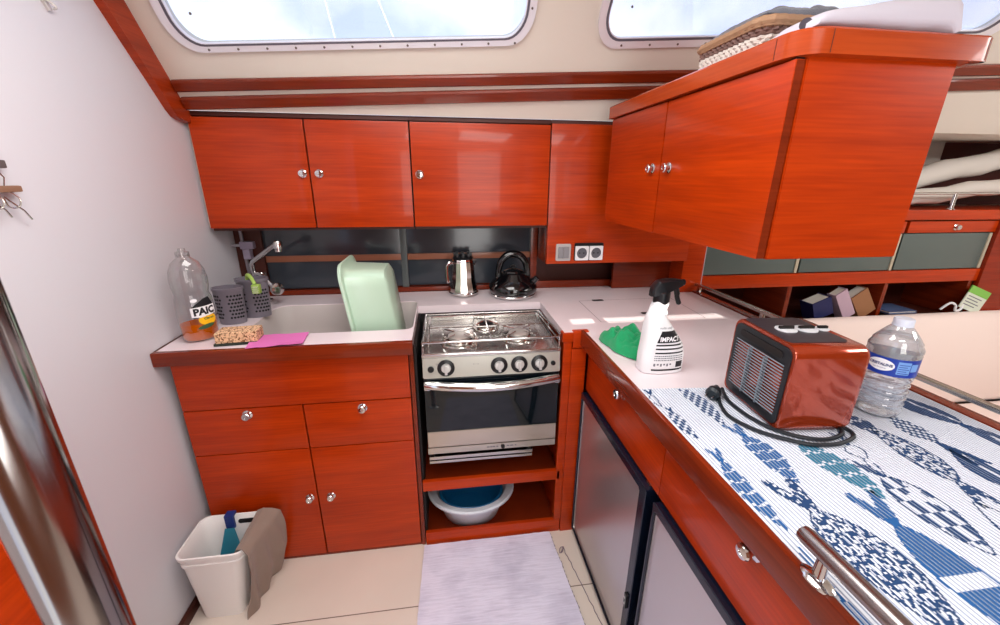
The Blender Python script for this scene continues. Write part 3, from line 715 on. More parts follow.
for k, x in enumerate((1.612, 1.658, 1.695)):
    c = (x, -.545, HZ1 + .0015); r = (.0215, .0225, .014)[k]
    mb = MB(); mb.lathe([(r, 0), (r, .002), (r * .9, .003), (0, .003)], c, 24); d_ = link('dial', mb, P('dial_silver', rgb(226, 228, 232), .35, .1), tp)
    mb = MB(); mb.box(x - r * .75, x + r * .75, -.545 - .0035, -.545 + .0035, HZ1 + .0035, HZ1 + .010, .001); link('dial_grip', mb, SHADOW if k < 2 else BLACKP, d_)
mb = MB()
pts = [(1.70, -.625, .913), (1.718, -.648, .9095), (1.712, -.668, .9095), (1.690, -.682, .9095), (1.650, -.694, .9095), (1.600, -.692, .9095), (1.560, -.672, .9095), (1.520, -.640, .9095), (1.495, -.590, .9095), (1.500, -.545, .9095), (1.516, -.505, .9125), (1.522, -.484, .922)]
mb.tube(smooth_path(pts, 6), .0042, 8)
pts = [(1.545, -.47, .914), (1.532, -.52, .9095), (1.536, -.580, .9095), (1.556, -.632, .9095), (1.592, -.664, .9095), (1.640, -.678, .9095), (1.688, -.664, .9095), (1.705, -.640, .9095), (1.69, -.60, .913)]
mb.tube(smooth_path(pts, 6), .0042, 8)
cd = link('power_cord', mb, P('cord_black', rgb(24, 30, 36), .45), t)
mb = MB(); mb.tube([(1.524, -.478, .9235), (1.518, -.490, .9225), (1.508, -.498, .9215), (1.497, -.508, .9215), (1.492, -.512, .9215)], [.006, .010, .0165, .0165, .011], 14); pl = link('plug', mb, P('plug_black', rgb(30, 38, 44), .4), cd)
mb = MB()
for s_ in (-1, 1): mb.cyl((1.494 + s_ * .005, -.510 - s_ * .005, .9215), (1.480 + s_ * .005, -.522 - s_ * .005, .9215), .0022, seg=8)
link('plug_pin', mb, STEEL, pl)

t.rotation_euler = (0, 0, math.radians(-5)); t.location.x += .005; t.location.y -= .005

# ------------------------------------------------------------------ water bottle
PET = clear('pet_plastic', (.92, .95, 1, 1), gloss=.12, rough=.10, diff=.22)
WATER = P('water', (.93, .97, 1, 1), .02, trans=1, ior=1.12, spec=.4)
c = (1.862, -.588, .9045)
t = thing('water_bottle', 'large clear plastic water bottle with a blue label, right of the heater', 'bottle', c)
prof = [(.001, .003), (.022, .002), (.034, .0), (.040, .004), (.0435, .012)]
for k in range(5):
    z = .018 + k * .0155; prof += [(.0445, z), (.0405, z + .0075), (.0445, z + .0145)]
prof += [(.0455, .100), (.0462, .108), (.0462, .150), (.0472, .154), (.0462, .158), (.0474, .162), (.0470, .168), (.0420, .178), (.0425, .181), (.034, .194), (.025, .207), (.0165, .217), (.0160, .222)]
mb = MB(); mb.lathe(prof, c, 40, cap=False); link('bottle_body', mb, PET, t, angle=60)
mb = MB(); mb.lathe([(r * .965, h * .985 + .002) for r, h in prof if h < .196] + [(.001, .193)], c, 40); link('water_fill', mb, WATER, t, angle=60)
mb = MB(); mb.lathe([(.0185, .2165), (.0185, .219), (.0175, .2195), (.0178, .231), (.0165, .2335), (0, .2335)], c, 28); cap = link('cap', mb, P('pale_cap', rgb(214, 220, 234), .4), t)
def fan(mb, pts2, g, nr=6):
    """a printed patch: rings shrinking to the middle so that it follows a curved wall"""
    dense = []
    for a, b_ in zip(pts2, pts2[1:] + pts2[:1]):
        q = max(1, int(math.hypot(b_[0] - a[0], b_[1] - a[1]) / .004))
        dense += [(a[0] + (b_[0] - a[0]) * k / q, a[1] + (b_[1] - a[1]) * k / q) for k in range(q)]
    cx = sum(p[0] for p in dense) / len(dense); cy = sum(p[1] for p in dense) / len(dense)
    mb.loft([[Vector(g(cx + (x - cx) * k, cy + (y - cy) * k)) for x, y in dense] for k in [1 - i / nr for i in range(nr)] + [.02]], True, False, True)
def cyl_map(c, r, phi0, z0):  # phi measured from -y towards +x
    return lambda x, y, e=0: (c[0] + (r + e) * math.sin(phi0 + x / r), c[1] - (r + e) * math.cos(phi0 + x / r), c[2] + z0 + y)
LR = .0466; az = -math.radians(50)
mb = MB(); f = cyl_map(c, LR, az, .129)
mb.lathe([(LR, .108), (LR, .150)], c, 48, cap=False); lab = link('label', mb, BLUEINK, t)
f = cyl_map(c, LR, az, .129)
def patch(mb, f, pts2, e):
    fan(mb, pts2, lambda x, y: f(x, y, e))
mb = MB(); patch(mb, f, [(-.018 + .024 * math.cos(2 * PI * k / 32), .002 + .014 * math.sin(2 * PI * k / 32)) for k in range(32)], .0003); link('label_badge', mb, WHITEINK, lab, angle=None)
mb = MB(); text_into(mb, 'CRISTALINE', .0085, lambda x, y: f(-.018 + x, .003 + y, .0008), sx=.92, bold=.0003); text_into(mb, 'eau de source', .0038, lambda x, y: f(-.018 + x, -.005 + y, .0008)); link('label_lettering', mb, P('navy_ink', rgb(20, 40, 110), .5), lab, angle=None)
mb = MB(); patch(mb, f, rrect(.010, .033, -.014, .016, .001, 2), .0003); patch(mb, f, rrect(.0345, .050, -.006, .012, .001, 2), .0003); link('label_panels', mb, LBLUE, lab, angle=None)
mb = MB()
for k in range(5): patch(mb, f, [(.012, .010 - k * .005), (.031 - .004 * (k % 2), .010 - k * .005), (.031 - .004 * (k % 2), .0085 - k * .005), (.012, .0085 - k * .005)], .0006)
link('label_print', mb, BLUEINK, lab, angle=None)

t.scale = (1, 1, .97)

# ------------------------------------------------------------------ spray cleaner
t = thing('spray_bottle', 'white trigger spray bottle of cleaner with a black head, on the bare counter', 'bottle', (1.468, -.315, .9005))
SEC = [(.9005, 1.409, 1.529, .034), (.904, 1.405, 1.533, .037), (.95, 1.405, 1.533, .038), (.985, 1.4085, 1.523, .038), (1.02, 1.411, 1.497, .036), (1.045, 1.413, 1.478, .032), (1.062, 1.4165, 1.466, .027), (1.072, 1.420, 1.468, .024), (1.085, 1.423, 1.464, .022), (1.098, 1.427, 1.470, .0215), (1.108, 1.430, 1.468, .019)]
def sec_at(z):
    for a, b_ in zip(SEC, SEC[1:]):
        if z <= b_[0]:
            u = (z - a[0]) / (b_[0] - a[0]); return [a[i] + (b_[i] - a[i]) * u for i in range(4)]
    return SEC[-1]
EXP = 2 / 2.6
mb = MB(); rings = []
for z, xa, xb, d in SEC:
    xc, hw = (xa + xb) / 2, (xb - xa) / 2
    rings.append([Vector((xc + hw * math.copysign(abs(math.cos(a)) ** EXP, math.cos(a)), -.315 + d * math.copysign(abs(math.sin(a)) ** EXP, math.sin(a)), z)) for a in [2 * PI * k / 36 for k in range(36)]])
mb.loft(rings); link('bottle_body', mb, WHITEP, t, angle=50)
def sf(x, z, e=.0006):
    _, xa, xb, d = sec_at(z); xc, hw = (xa + xb) / 2, (xb - xa) / 2
    u = min(.98, abs((x - xc) / hw)); return (x, -.315 - d * (1 - u ** 2.6) ** (1 / 2.6) - e, z)
def strip2(mb, xl0, xr0, z0, xl1, xr1, z1, e, n=8, m_=3):
    mb.grid(lambda u, v: sf((xl0 + (xl1 - xl0) * v) * (1 - u) + (xr0 + (xr1 - xr0) * v) * u, z0 + (z1 - z0) * v, e), n, m_)
LX = 1.474
mb = MB(); strip2(mb, LX - .040, LX + .034, .995, LX - .030, LX + .016, 1.028, .0005, 10, 5)
for z, w in ((.986, .040), (.975, .042), (.963, .043)): strip2(mb, LX - .041, LX + w, z, LX - .041, LX + w, z + .0042, .0005)
strip2(mb, LX - .046, LX + .047, .912, LX - .046, LX + .047, .917, .0005)
strip2(mb, LX + .022, LX + .044, .921, LX + .022, LX + .044, .939, .0005, 4, 3)
lb = link('label_print', mb, INK, t, angle=None)
mb = MB(); text_into(mb, 'IMPACT', .018, lambda x, y: sf(LX - .004 + x, 1.005 + y, .0011), bold=.0006, sx=.92); link('label_lettering', mb, WHITEINK, lb, angle=None)
mb = MB()
for r_ in range(3):
    x = LX - .042
    for k in range(15):
        w = .003 + .003 * ((k * 7 + r_ * 3) % 3) / 2; z = .955 - r_ * .0062
        strip2(mb, x, x + w, z, x, x + w, z + .0026, .0006, 1, 1); x += w + .0012
for k in range(6): strip2(mb, LX - .042 + k * .009, LX - .037 + k * .009, .926 + .003 * (k % 2), LX - .042 + k * .009, LX - .037 + k * .009, .934, .0006, 1, 1)
link('label_small_print', mb, GREYINK, t, angle=None)
mb = MB(); text_into(mb, 'multi usage', .009, lambda x, y: sf(LX - .016 + x, 1.037 + y, .0008)); link('label_small_print', mb, GREYINK, t, angle=None)
mb = MB(); mb.lathe([(.0215, 0), (.0215, .030), (.018, .034), (0, .034)], (1.449, -.315, 1.098), 24)
hd = link('collar', mb, BLACKP, t)
mb = MB()
mb.loft([[Vector((x, -.315 + s * w, z)) for s, z in ((-1, zl), (-1, zh - .004), (-.6, zh), (.6, zh), (1, zh - .004), (1, zl))] for x, zl, zh, w in ((1.416, 1.118, 1.132, .008), (1.421, 1.120, 1.147, .014), (1.434, 1.122, 1.160, .017), (1.460, 1.130, 1.164, .017), (1.484, 1.140, 1.163, .014), (1.500, 1.146, 1.161, .011))])
mb.cyl((1.500, -.315, 1.1535), (1.508, -.315, 1.1535), .0085, seg=14)
link('spray_head', mb, BLACKP, t)
mb = MB(); mb.tube(smooth_path([(1.482, -.315, 1.145), (1.491, -.315, 1.128), (1.494, -.315, 1.112), (1.503, -.315, 1.092)], 5), [.0075] * 8 + [.0065] * 7 + [.004], 10); link('trigger', mb, BLACKP, t)

# ------------------------------------------------------------------ green rag by the spray bottle
def blob_cloth(cx, cy, rx, ry, h, seed, z0, sq=1.0, amp=.012, n=26):
    off = Vector((seed * 3.1, seed * 1.7, seed))
    def f(u, v):
        r = u; a = 2 * PI * v
        edge = 1 + .16 * noise.noise(Vector((math.cos(a) * 1.6, math.sin(a) * 1.6, 0)) + off)
        x, y = cx + rx * r * edge * math.cos(a), cy + ry * r * edge * math.sin(a)
        d = max(0, 1 - r ** 2.2)
        ridge = abs(noise.noise(Vector((x * 22, y * 22, 0)) + off)) + .5 * abs(noise.noise(Vector((x * 48, y * 48, 3)) + off))
        return (x, y, z0 + .0015 + h * d ** .6 * (.45 + 1.2 * ridge) + amp * (1 - d) * max(0, noise.noise(Vector((x * 30, y * 30, 7)) + off)))
    m_ = MB(); m_.grid(lambda u, v: f(u * .999 + .001, v), n, n * 2); bmesh.ops.remove_doubles(m_.bm, verts=m_.bm.verts, dist=1e-5); return m_
GREEN = P('green_microfibre', rgb(8, 150, 92), .85, bump=.3, bscale=700, sheen=.3)
mb = MB(); off = Vector((4, 2, 1))
def gf(u, v):                                    # a rag bunched up behind the bottle with one corner poking out to the left
    a = 2 * PI * v; r = u
    edge = 1 + .10 * noise.noise(Vector((math.cos(a) * 2, math.sin(a) * 2, 0)) + off) + .42 * max(0, math.cos(a - 2.5)) ** 8
    x, y = 1.452 + .062 * r * edge * math.cos(a), -.168 + .098 * r * edge * math.sin(a)
    fold = abs(noise.noise(Vector((x * 20, y * 20, 0)) + off)); fold2 = abs(noise.noise(Vector((x * 44, y * 34, 5)) + off))
    d = max(0, 1 - r ** 2.6)
    return (x, y, .9025 + .060 * d ** .55 * (.62 + .75 * fold + .3 * fold2) + .006 * fold2)
mb.grid(lambda u, v: gf(u * .998 + .002, v), 30, 70, .0018); single('microfibre_cloth', mb, GREEN, 'crumpled green microfibre cloth left of the spray bottle', 'cloth', angle=60)

# ------------------------------------------------------------------ kettle and coffee pot behind the cooker
t = thing('kettle', 'squat glossy black kettle with a loop handle, behind the cooker', 'kettle', (1.182, .49, .901))
c = (1.182, .49, .901)
mb = MB(); mb.lathe([(.094, 0), (.100, .004), (.102, .012), (.098, .018)], c, 40); link('base_ring', mb, CHROME, t)
mb = MB(); mb.lathe([(.099, .014), (.108, .022), (.112, .036), (.109, .050), (.098, .066), (.080, .083), (.066, .096), (.056, .106), (.052, .110), (0, .111)], c, 44); link('kettle_body', mb, BLACKG, t, angle=50)
mb = MB(); mb.lathe([(.046, .110), (.043, .117), (.022, .124), (.0, .125)], c, 32); ld = link('lid', mb, BLACKG, t)
mb = MB(); mb.lathe([(.006, .123), (.006, .128), (.012, .131), (.012, .138), (.006, .142), (0, .142)], c, 20); link('lid_knob', mb, BLACKP, ld)
mb = MB()
pts = [(1.112, .49, .985), (1.116, .49, 1.02), (1.126, .49, 1.058), (1.150, .49, 1.084), (1.180, .49, 1.093), (1.212, .49, 1.084), (1.236, .49, 1.058), (1.246, .49, 1.02), (1.250, .49, .985)]
p_ = smooth_path(pts, 5); mb.tube(p_, [.0125 + .004 * math.sin(PI * k / (len(p_) - 1)) for k in range(len(p_))], 14); link('loop_handle', mb, BLACKG, t)
mb = MB(); mb.tube([(1.25, .47, .955), (1.272, .462, .972), (1.288, .456, .990)], [.022, .016, .012], 14); link('spout', mb, BLACKG, t)
t = thing('coffee_pot', 'small shiny chrome coffee pot with a side handle, left of the kettle', 'pot', (.957, .532, .901))
c = (.957, .532, .901)
mb = MB(); mb.lathe([(.052, 0), (.062, .003), (.066, .014), (.065, .034), (.060, .052), (.056, .066), (.054, .09), (.052, .12), (.049, .150), (.046, .164), (.044, .168)], c, 14); bd = link('pot_body', mb, P('pot_chrome', rgb(225, 218, 214), .08, 1), t, angle=20)
mb = MB(); mb.lathe([(.067, .010), (.0685, .014), (.067, .018)], c, 28, cap=False); link('base_rim', mb, CHROME, bd)
mb = MB(); mb.lathe([(.046, .166), (.046, .172), (.034, .182), (.016, .188), (0, .189)], c, 14); ld = link('lid', mb, BLACKP, t, angle=20)
mb = MB()
for k in range(8): mb.box(.957 + .036 * math.cos(k * PI / 4) - .006, .957 + .036 * math.cos(k * PI / 4) + .006, .532 + .036 * math.sin(k * PI / 4) - .005, .532 + .036 * math.sin(k * PI / 4) + .005, 1.078, 1.094, .002)
k_ = link('lid_crown', mb, BLACKP, ld); k_['kind'] = 'stuff'
mb = MB(); mb.loft([[Vector((c[0] + .042, .532 - .012, 1.062)), Vector((c[0] + .042, .532 + .012, 1.062)), Vector((c[0] + .046, .532, 1.025))], [Vector((c[0] + .062, .532 - .004, 1.060)), Vector((c[0] + .062, .532 + .004, 1.060)), Vector((c[0] + .060, .532, 1.050))]]); link('pouring_lip', mb, CHROME, bd)
mb = MB(); mb.tube(smooth_path([(.914, .528, 1.050), (.896, .524, 1.050), (.885, .522, 1.030), (.885, .522, .985), (.890, .522, .960)], 5), .0085, 10); link('handle', mb, CHROME, t)

# ------------------------------------------------------------------ mint basin standing on edge in the sink
mb = MB()
up = Vector((-.13, 0, .9915)); dp = Vector((.9915, 0, .13)); o = Vector((.556, .0, .738))
def tubp(a, y, d): return o + up * a + Vector((0, y, 0)) + dp * d
def tring(k, d, r): return [tubp(a, y, d) for a, y in rrect(.0 + k * .8, .376 - k * (1.7 if k > .009 else 1), .150 + k, .412 - k, r, 6)]
mb.loft([tring(.034, .152, .045), tring(.022, .142, .055), tring(.010, .02, .055), tring(.008, .008, .055), tring(-.010, .005, .06), tring(-.012, .0, .06), tring(-.010, -.006, .06), tring(.004, -.006, .056), tring(.013, .01, .052), tring(.026, .137, .05), tring(.038, .146, .042)])
single('washing_up_bowl', mb, P('mint_plastic', rgb(184, 212, 190), .38, coat=.2), 'mint green washing-up bowl standing on edge in the sink', 'bowl', angle=50)

# ------------------------------------------------------------------ washing-up things by the bulkhead
t = thing('detergent_bottle', 'clear detergent bottle a third full of orange liquid, against the white bulkhead', 'bottle', (.066, .085, .901))
c = (.066, .085, .901)
prof = [(.001, .002), (.030, .0), (.040, .003), (.045, .010), (.046, .05), (.047, .10), (.045, .14), (.041, .158), (.0445, .180), (.0455, .205), (.042, .232), (.033, .256), (.020, .270), (.0135, .275), (.0135, .283)]
SX, SY = 1.12, .80
SOAPB = clear('clear_bottle', (.92, .93, .93, 1), gloss=.06, rough=.05)
def dl(pr, seg=40):
    m_ = MB(); m_.lathe(pr, (0, 0, 0), seg, SX, SY, cap=False); R3 = Matrix.Rotation(math.radians(33), 3, 'Z')
    for v in m_.bm.verts: v.co = R3 @ v.co + Vector(c)
    return m_
link('bottle_body', dl(prof), SOAPB, t, angle=60)
liq = [(r * .96, h + .002) for r, h in prof if h <= .05] + [(.0447, .060), (.001, .060)]
m_, nt, b = base_mat('orange_detergent'); b.inputs['Base Color'].default_value = rgb(240, 112, 4); b.inputs['Roughness'].default_value = .1; b.inputs['Transmission Weight'].default_value = .25; b.inputs['IOR'].default_value = 1.2
link('liquid', dl(liq), m_, t, angle=60)
mb = dl([(.0165, .274), (.0165, .290), (.009, .293), (.0085, .301), (.0, .302)], 20); link('cap', mb, clear('clear_cap', (.9, .9, .9, 1), gloss=.15, rough=.15), t)
a33 = math.radians(33)
def df(x, y, e=.001):
    ph = math.radians(20) + x / .047; rr = .0468 + e + (.0005 if y > 0 else 0)
    v = Vector((rr * SX * math.sin(ph), -rr * SY * math.cos(ph), .085 + y)); return Matrix.Rotation(a33, 3, 'Z') @ v + Vector(c)
def dpatch(mb, pts2, e): fan(mb, pts2, lambda x, y: df(x, y, e))
mb = MB(); dpatch(mb, [(-.028, -.005), (.032, -.001), (.034, .030), (.020, .062), (.004, .058), (-.027, .034)], .0005); lab = link('label', mb, INK, t, angle=None)
mb = MB(); dpatch(mb, [(-.031, .001), (-.010, -.003), (.034, .004), (.035, .035), (.010, .034), (-.031, .031)], .0010); link('label_outline', mb, WHITEINK, lab, angle=None)
mb = MB(); text_into(mb, 'PAIC', .031, lambda x, y: df(.002 + x, .0165 + y + .05 * x, .0018), bold=.0016, sx=.82); link('label_lettering', mb, INK, lab, angle=None)
mb = MB(); dpatch(mb, [(.008 + .025 * math.cos(2 * PI * k / 24), -.012 + .019 * math.sin(2 * PI * k / 24)) for k in range(24)], .0007); link('lemon_print', mb, YELLOW, lab, angle=None)
mb = MB(); text_into(mb, 'Citron', .010, lambda x, y: df(.010 + x, -.008 + y + .05 * x, .0014), bold=.0004); dpatch(mb, [(.0 + .022 * math.cos(2 * PI * k / 20), -.034 + .007 * math.sin(2 * PI * k / 20) + .004 * math.cos(2 * PI * k / 20)) for k in range(20)], .0012); link('slogan', mb, P('label_green', rgb(60, 90, 60), .5), lab, angle=None)
mb = MB(); dpatch(mb, [(-.018 + .008 * math.cos(2 * PI * k / 16), .055 + .006 * math.sin(2 * PI * k / 16)) for k in range(16)], .0011); link('seal', mb, WHITEINK, lab, angle=None)

t = thing('cutlery_drainer', 'dark grey perforated double cutlery drainer beside the detergent bottle', 'drainer', (.125, .28, .901))
HOLE = P('drainer_hole', rgb(12, 12, 14), .7)
for (cx, cy, rx, ry, h) in ((.092, .246, .050, .034, .135), (.146, .318, .056, .036, .150)):
    mb = MB(); mb.lathe([(.001, .002), (.80, .002), (.88, .0), (.90, .006), (1, h - .012), (1.06, h - .010), (1.06, h), (.97, h), (.95, h - .012), (.86, .012), (.001, .010)], (0, 0, 0), 36, rx, ry, cap=False)
    for v in mb.bm.verts: v.co = Vector((cx + v.co.x, cy + v.co.y, .901 + v.co.z))
    cp = link('cup', mb, P('drainer_grey', rgb(118, 112, 122), .28, coat=.2) if cx < .1 else bpy.data.materials['drainer_grey'], t, angle=50)
    mb = MB()
    for r_ in range(7):
        z = .026 + r_ * .0135; k_ = .90 + .10 * z / h + .008
        for q in [-4, -3, -2, 1, 2, 3, 4, 5]:
            a = -PI / 2 + (q + .5 * (r_ % 2)) * .23; p = Vector((cx + rx * k_ * math.cos(a), cy + ry * k_ * math.sin(a), .901 + z)); nn = Vector((math.cos(a) / rx, math.sin(a) / ry, 0)).normalized()
            mb.cyl(p - nn * .001, p + nn * .0004, .0040, seg=8)
    hs = link('drain_holes', mb, HOLE, cp); hs['kind'] = 'stuff'
t = thing('dish_brush', 'lime green dish brush hooked over the cutlery drainer rim', 'brush', (.19, .30, 1.02))
LIME = P('lime_plastic', rgb(158, 190, 92), .45)
mb = MB(); mb.tube(smooth_path([(.140, .312, .96), (.138, .306, 1.03), (.146, .292, 1.066), (.166, .272, 1.064), (.182, .258, 1.040)], 5), .0065, 10); link('handle', mb, LIME, t)
mb = MB(); mb.box(.172, .200, .246, .266, 1.006, 1.040, .005); hd = link('brush_head', mb, LIME, t)
mb = MB()
for i in range(4):
    for j in range(4): mb.cyl((.180 + i * .005, .246, 1.012 + j * .007), (.180 + i * .005, .237, 1.012 + j * .007), .0018, seg=5)
b_ = link('bristles', mb, P('pale_bristle', rgb(210, 220, 180), .7), hd); b_['kind'] = 'stuff'

t = thing('sponge', 'speckled tan sponge with a dark scouring side, in front of the cutlery drainer', 'sponge', (.20, .05, .901))
m_, nt, b = base_mat('speckled_sponge'); N, L = nt.nodes, nt.links
vo = N.new('ShaderNodeTexVoronoi'); vo.inputs['Scale'].default_value = 230; g = N.new('ShaderNodeNewGeometry'); L.new(g.outputs['Position'], vo.inputs['Vector'])
cr = N.new('ShaderNodeValToRGB'); cr.color_ramp.elements[0].color = rgb(120, 76, 44); cr.color_ramp.elements[1].color = rgb(232, 190, 150); cr.color_ramp.elements[0].position = .25; cr.color_ramp.elements[1].position = .5
L.new(vo.outputs['Color'], cr.inputs[0]); L.new(cr.outputs[0], b.inputs['Base Color']); b.inputs['Roughness'].default_value = .95
bp2 = N.new('ShaderNodeBump'); bp2.inputs['Strength'].default_value = .6; bp2.inputs['Distance'].default_value = .003; L.new(vo.outputs['Distance'], bp2.inputs['Height']); L.new(bp2.outputs['Normal'], b.inputs['Normal'])
def rot_box(mb, cx, cy, wx, wy, z0, z1, ang, bev):
    t_ = MB(); t_.box(-wx / 2, wx / 2, -wy / 2, wy / 2, z0, z1, bev, 3); mb.merge(t_.bm, Matrix.Translation((cx, cy, 0)) @ Matrix.Rotation(math.radians(ang), 4, 'Z'))
mb = MB(); rot_box(mb, .202, .046, .122, .066, .908, .943, 5, .005); link('foam', mb, m_, t)
mb = MB(); rot_box(mb, .199, .044, .126, .068, .901, .909, 5, .002); link('scouring_pad', mb, P('scour_green', rgb(44, 50, 42), .9, bump=.5, bscale=900), t)
mb = MB()
def pf(u, v):
    x = .246 + .168 * u - .012 * v; y = -.030 + .108 * v + .012 * u
    return (x, y, .9070 + .003 * noise.noise(Vector((x * 25, y * 25, 0))) + .010 * max(0, u - .72) * (1 - v) + .006 * max(0, .3 - abs(u - .55)) * (1 - v))
mb.grid(pf, 20, 12, .002); single('sponge_cloth', mb, P('pink_sponge_cloth', rgb(214, 112, 178), .9, bump=.4, bscale=500), 'flat pink sponge cloth on the worktop edge, right of the tan sponge', 'cloth', angle=60)

t = thing('mixer_tap', 'chrome mixer tap with a swivel spout and lever over the sink', 'tap', (.105, .52, .901))
mb = MB(); mb.lathe([(.028, 0), (.028, .006), (.019, .012), (.018, .085), (.021, .09), (.021, .118), (.016, .128), (0, .128)], (.098, .52, .901), 28); link('tap_body', mb, CHROME, t)
mb = MB(); p_ = smooth_path([(.080, .51, 1.0), (.076, .504, 1.05), (.080, .500, 1.072), (.096, .492, 1.086), (.150, .470, 1.122), (.206, .448, 1.160)], 6); mb.tube(p_, .0095, 14); sp_ = link('spout', mb, CHROME, t)
mb = MB(); mb.lathe([(.0125, 0), (.018, .006), (.0185, .022), (.0135, .034), (.0, .036)], (.213, .445, 1.136), 22); mb.lathe([(.014, -.006), (.014, .004), (.0, .004)], (.213, .445, 1.134), 20); link('nozzle', mb, CHROME, sp_)
mb = MB(); p_ = smooth_path([(.086, .50, 1.026), (.108, .485, 1.028), (.136, .466, 1.008), (.168, .452, .980)], 5); mb.tube(p_, [.007] * 10 + [.010] * 6, 12); lv = link('lever', mb, CHROME, t)
mb = MB(); mb.lathe([(.006, -.012), (.02, -.010), (.0265, 0), (.0255, .012), (.012, .018), (0, .018)], (.178, .448, .972), 24, axis=(.75, -.6, .1)); link('lever_knob', mb, CHROME, lv)
t = thing('hose_bracket', 'mauve-grey plastic hose bracket on a thin rod in the corner behind the tap', 'bracket', (.04, .58, 1.06))
MAUVE = P('mauve_grey', rgb(150, 138, 158), .4)
mb = MB(); mb.box(.008, .062, .575, .605, 1.118, 1.150, .005); mb.box(.020, .048, .565, .60, 1.075, 1.12, .006); link('bracket_body', mb, MAUVE, t)
mb = MB(); mb.cyl((.022, .592, .92), (.014, .592, 1.21), .007, seg=10); link('rod', mb, P('grey_rod', rgb(140, 132, 140), .35, .4), t)
mb = MB(); mb.cyl((-.0245, .585, 1.134), (.010, .585, 1.134), .006, seg=10); link('wall_peg', mb, PALEGREY, t)

# ------------------------------------------------------------------ waste bin with its cloth and dustpan
mb = MB()
def bring(k, z, r=.03):
    a = z / .285; x0, x1, y0, y1 = .024 - .016 * a, .152 + .052 * a, -.198 - .017 * a, -.066 + .020 * a
    return [Vector((x, y, z + .0005)) for x, y in rrect(x0 + k, x1 - k, y0 + k, y1 - k, r, 6)]
mb.loft([bring(.0, 0, .022), bring(0, .24), bring(-.003, .242), bring(-.003, .252), bring(-.0, .254), bring(-.001, .270), bring(-.005, .272), bring(-.005, .284), bring(.0, .285), bring(.004, .270), bring(.006, .24), bring(.005, .01, .02)])
t = single('waste_bin', mb, P('white_bin_plastic', rgb(244, 242, 240), .4), 'white rectangular plastic waste bin against the bulkhead, in front of the sink cabinet', 'bin', angle=45)
mb = MB(); mb.prism(rrect(.120, .182, .252, .268, .007), lambda x, z: (x, -.0555, z), lambda x, z: (x, -.0515, z)); hs = link('hand_slot', mb, HOLE, t)
mb = MB(); off = Vector((1, 5, 2))
def cf(u, v):
    y = -.205 - .016 * min(1, max(0, (v - .3) / .2)) + (.165 + .016 * min(1, max(0, (v - .3) / .2))) * u
    path = [(.165, .225), (.170, .255), (.182, .284), (.205, .2945), (.222, .275), (.216, .21), (.206, .13), (.194, .06), (.186, .004)]
    s_ = v * (len(path) - 1); i = min(int(s_), len(path) - 2); fr = s_ - i
    x, z = path[i][0] + (path[i + 1][0] - path[i][0]) * fr, path[i][1] + (path[i + 1][1] - path[i][1]) * fr
    if v > .40:
        d = (v - .40) / .60; x += .010 * d * math.sin(u * 17 + 1.6 * math.sin(v * 4)) + .052 * u ** 1.5 * math.sin(PI * min(1, d * .75 + .1)) + .008 * noise.noise(Vector((y * 22, z * 12, 0)) + off) * d; y += .012 * d * noise.noise(Vector((y * 10, z * 10, 4)) + off) + .02 * d * u
    z += .005 * noise.noise(Vector((y * 20, v * 6, 1)) + off) * (1 if z > .05 else 0)
    return (x, y, max(.003, z))
mb.grid(cf, 40, 46, .002); single('floor_cloth', mb, P('taupe_cloth', rgb(146, 128, 116), .95, bump=.5, bscale=900, sheen=.2), 'taupe floor cloth draped over the right rim of the white waste bin', 'cloth', angle=70)
t = thing('dustpan', 'teal dustpan with a dark blue handle standing inside the waste bin', 'dustpan', (.1, -.08, .1))
mb = MB()
mb.grid(lambda u, v: (.098 + (u - .5) * (.030 + .085 * v), -.072 - .030 * v - .010 * abs(u - .5) ** 2 * 4 * v, .250 - .17 * v), 12, 8, .003); link('pan', mb, P('teal_plastic', rgb(36, 122, 146), .4), t)
mb = MB(); mb.box(.084, .114, -.069, -.058, .244, .294, .005); mb.box(.084, .114, -.069, -.040, .288, .298, .004); link('handle', mb, P('dark_blue_plastic', rgb(22, 48, 116), .4), t)

# ------------------------------------------------------------------ floor mat
m_, nt, b = base_mat('lavender_weave'); N, L = nt.nodes, nt.links
g = N.new('ShaderNodeNewGeometry'); mp = N.new('ShaderNodeMapping'); mp.inputs['Scale'].default_value = (14, 130, 1); L.new(g.outputs['Position'], mp.inputs['Vector'])
n1 = N.new('ShaderNodeTexNoise'); n1.inputs['Scale'].default_value = 1; n1.inputs['Detail'].default_value = 4; L.new(mp.outputs['Vector'], n1.inputs['Vector'])
n2 = N.new('ShaderNodeTexNoise'); n2.inputs['Scale'].default_value = 7; n2.inputs['Detail'].default_value = 5; L.new(g.outputs['Position'], n2.inputs['Vector'])
ml = N.new('ShaderNodeMath'); ml.operation = 'MULTIPLY_ADD'; ml.inputs[1].default_value = .35; L.new(n1.outputs['Fac'], ml.inputs[0])
m3 = N.new('ShaderNodeMath'); m3.operation = 'MULTIPLY'; m3.inputs[1].default_value = .65; L.new(n2.outputs['Fac'], m3.inputs[0]); L.new(m3.outputs[0], ml.inputs[2])
cr = N.new('ShaderNodeValToRGB'); cr.color_ramp.elements[0].position = .3; cr.color_ramp.elements[0].color = rgb(192, 186, 208); cr.color_ramp.elements[1].position = .55; cr.color_ramp.elements[1].color = rgb(226, 221, 240)
L.new(ml.outputs[0], cr.inputs[0]); L.new(cr.outputs[0], b.inputs['Base Color']); b.inputs['Roughness'].default_value = .95
bq = N.new('ShaderNodeBump'); bq.inputs['Strength'].default_value = .5; bq.inputs['Distance'].default_value = .004; L.new(n1.outputs['Fac'], bq.inputs['Height']); L.new(bq.outputs['Normal'], b.inputs['Normal'])
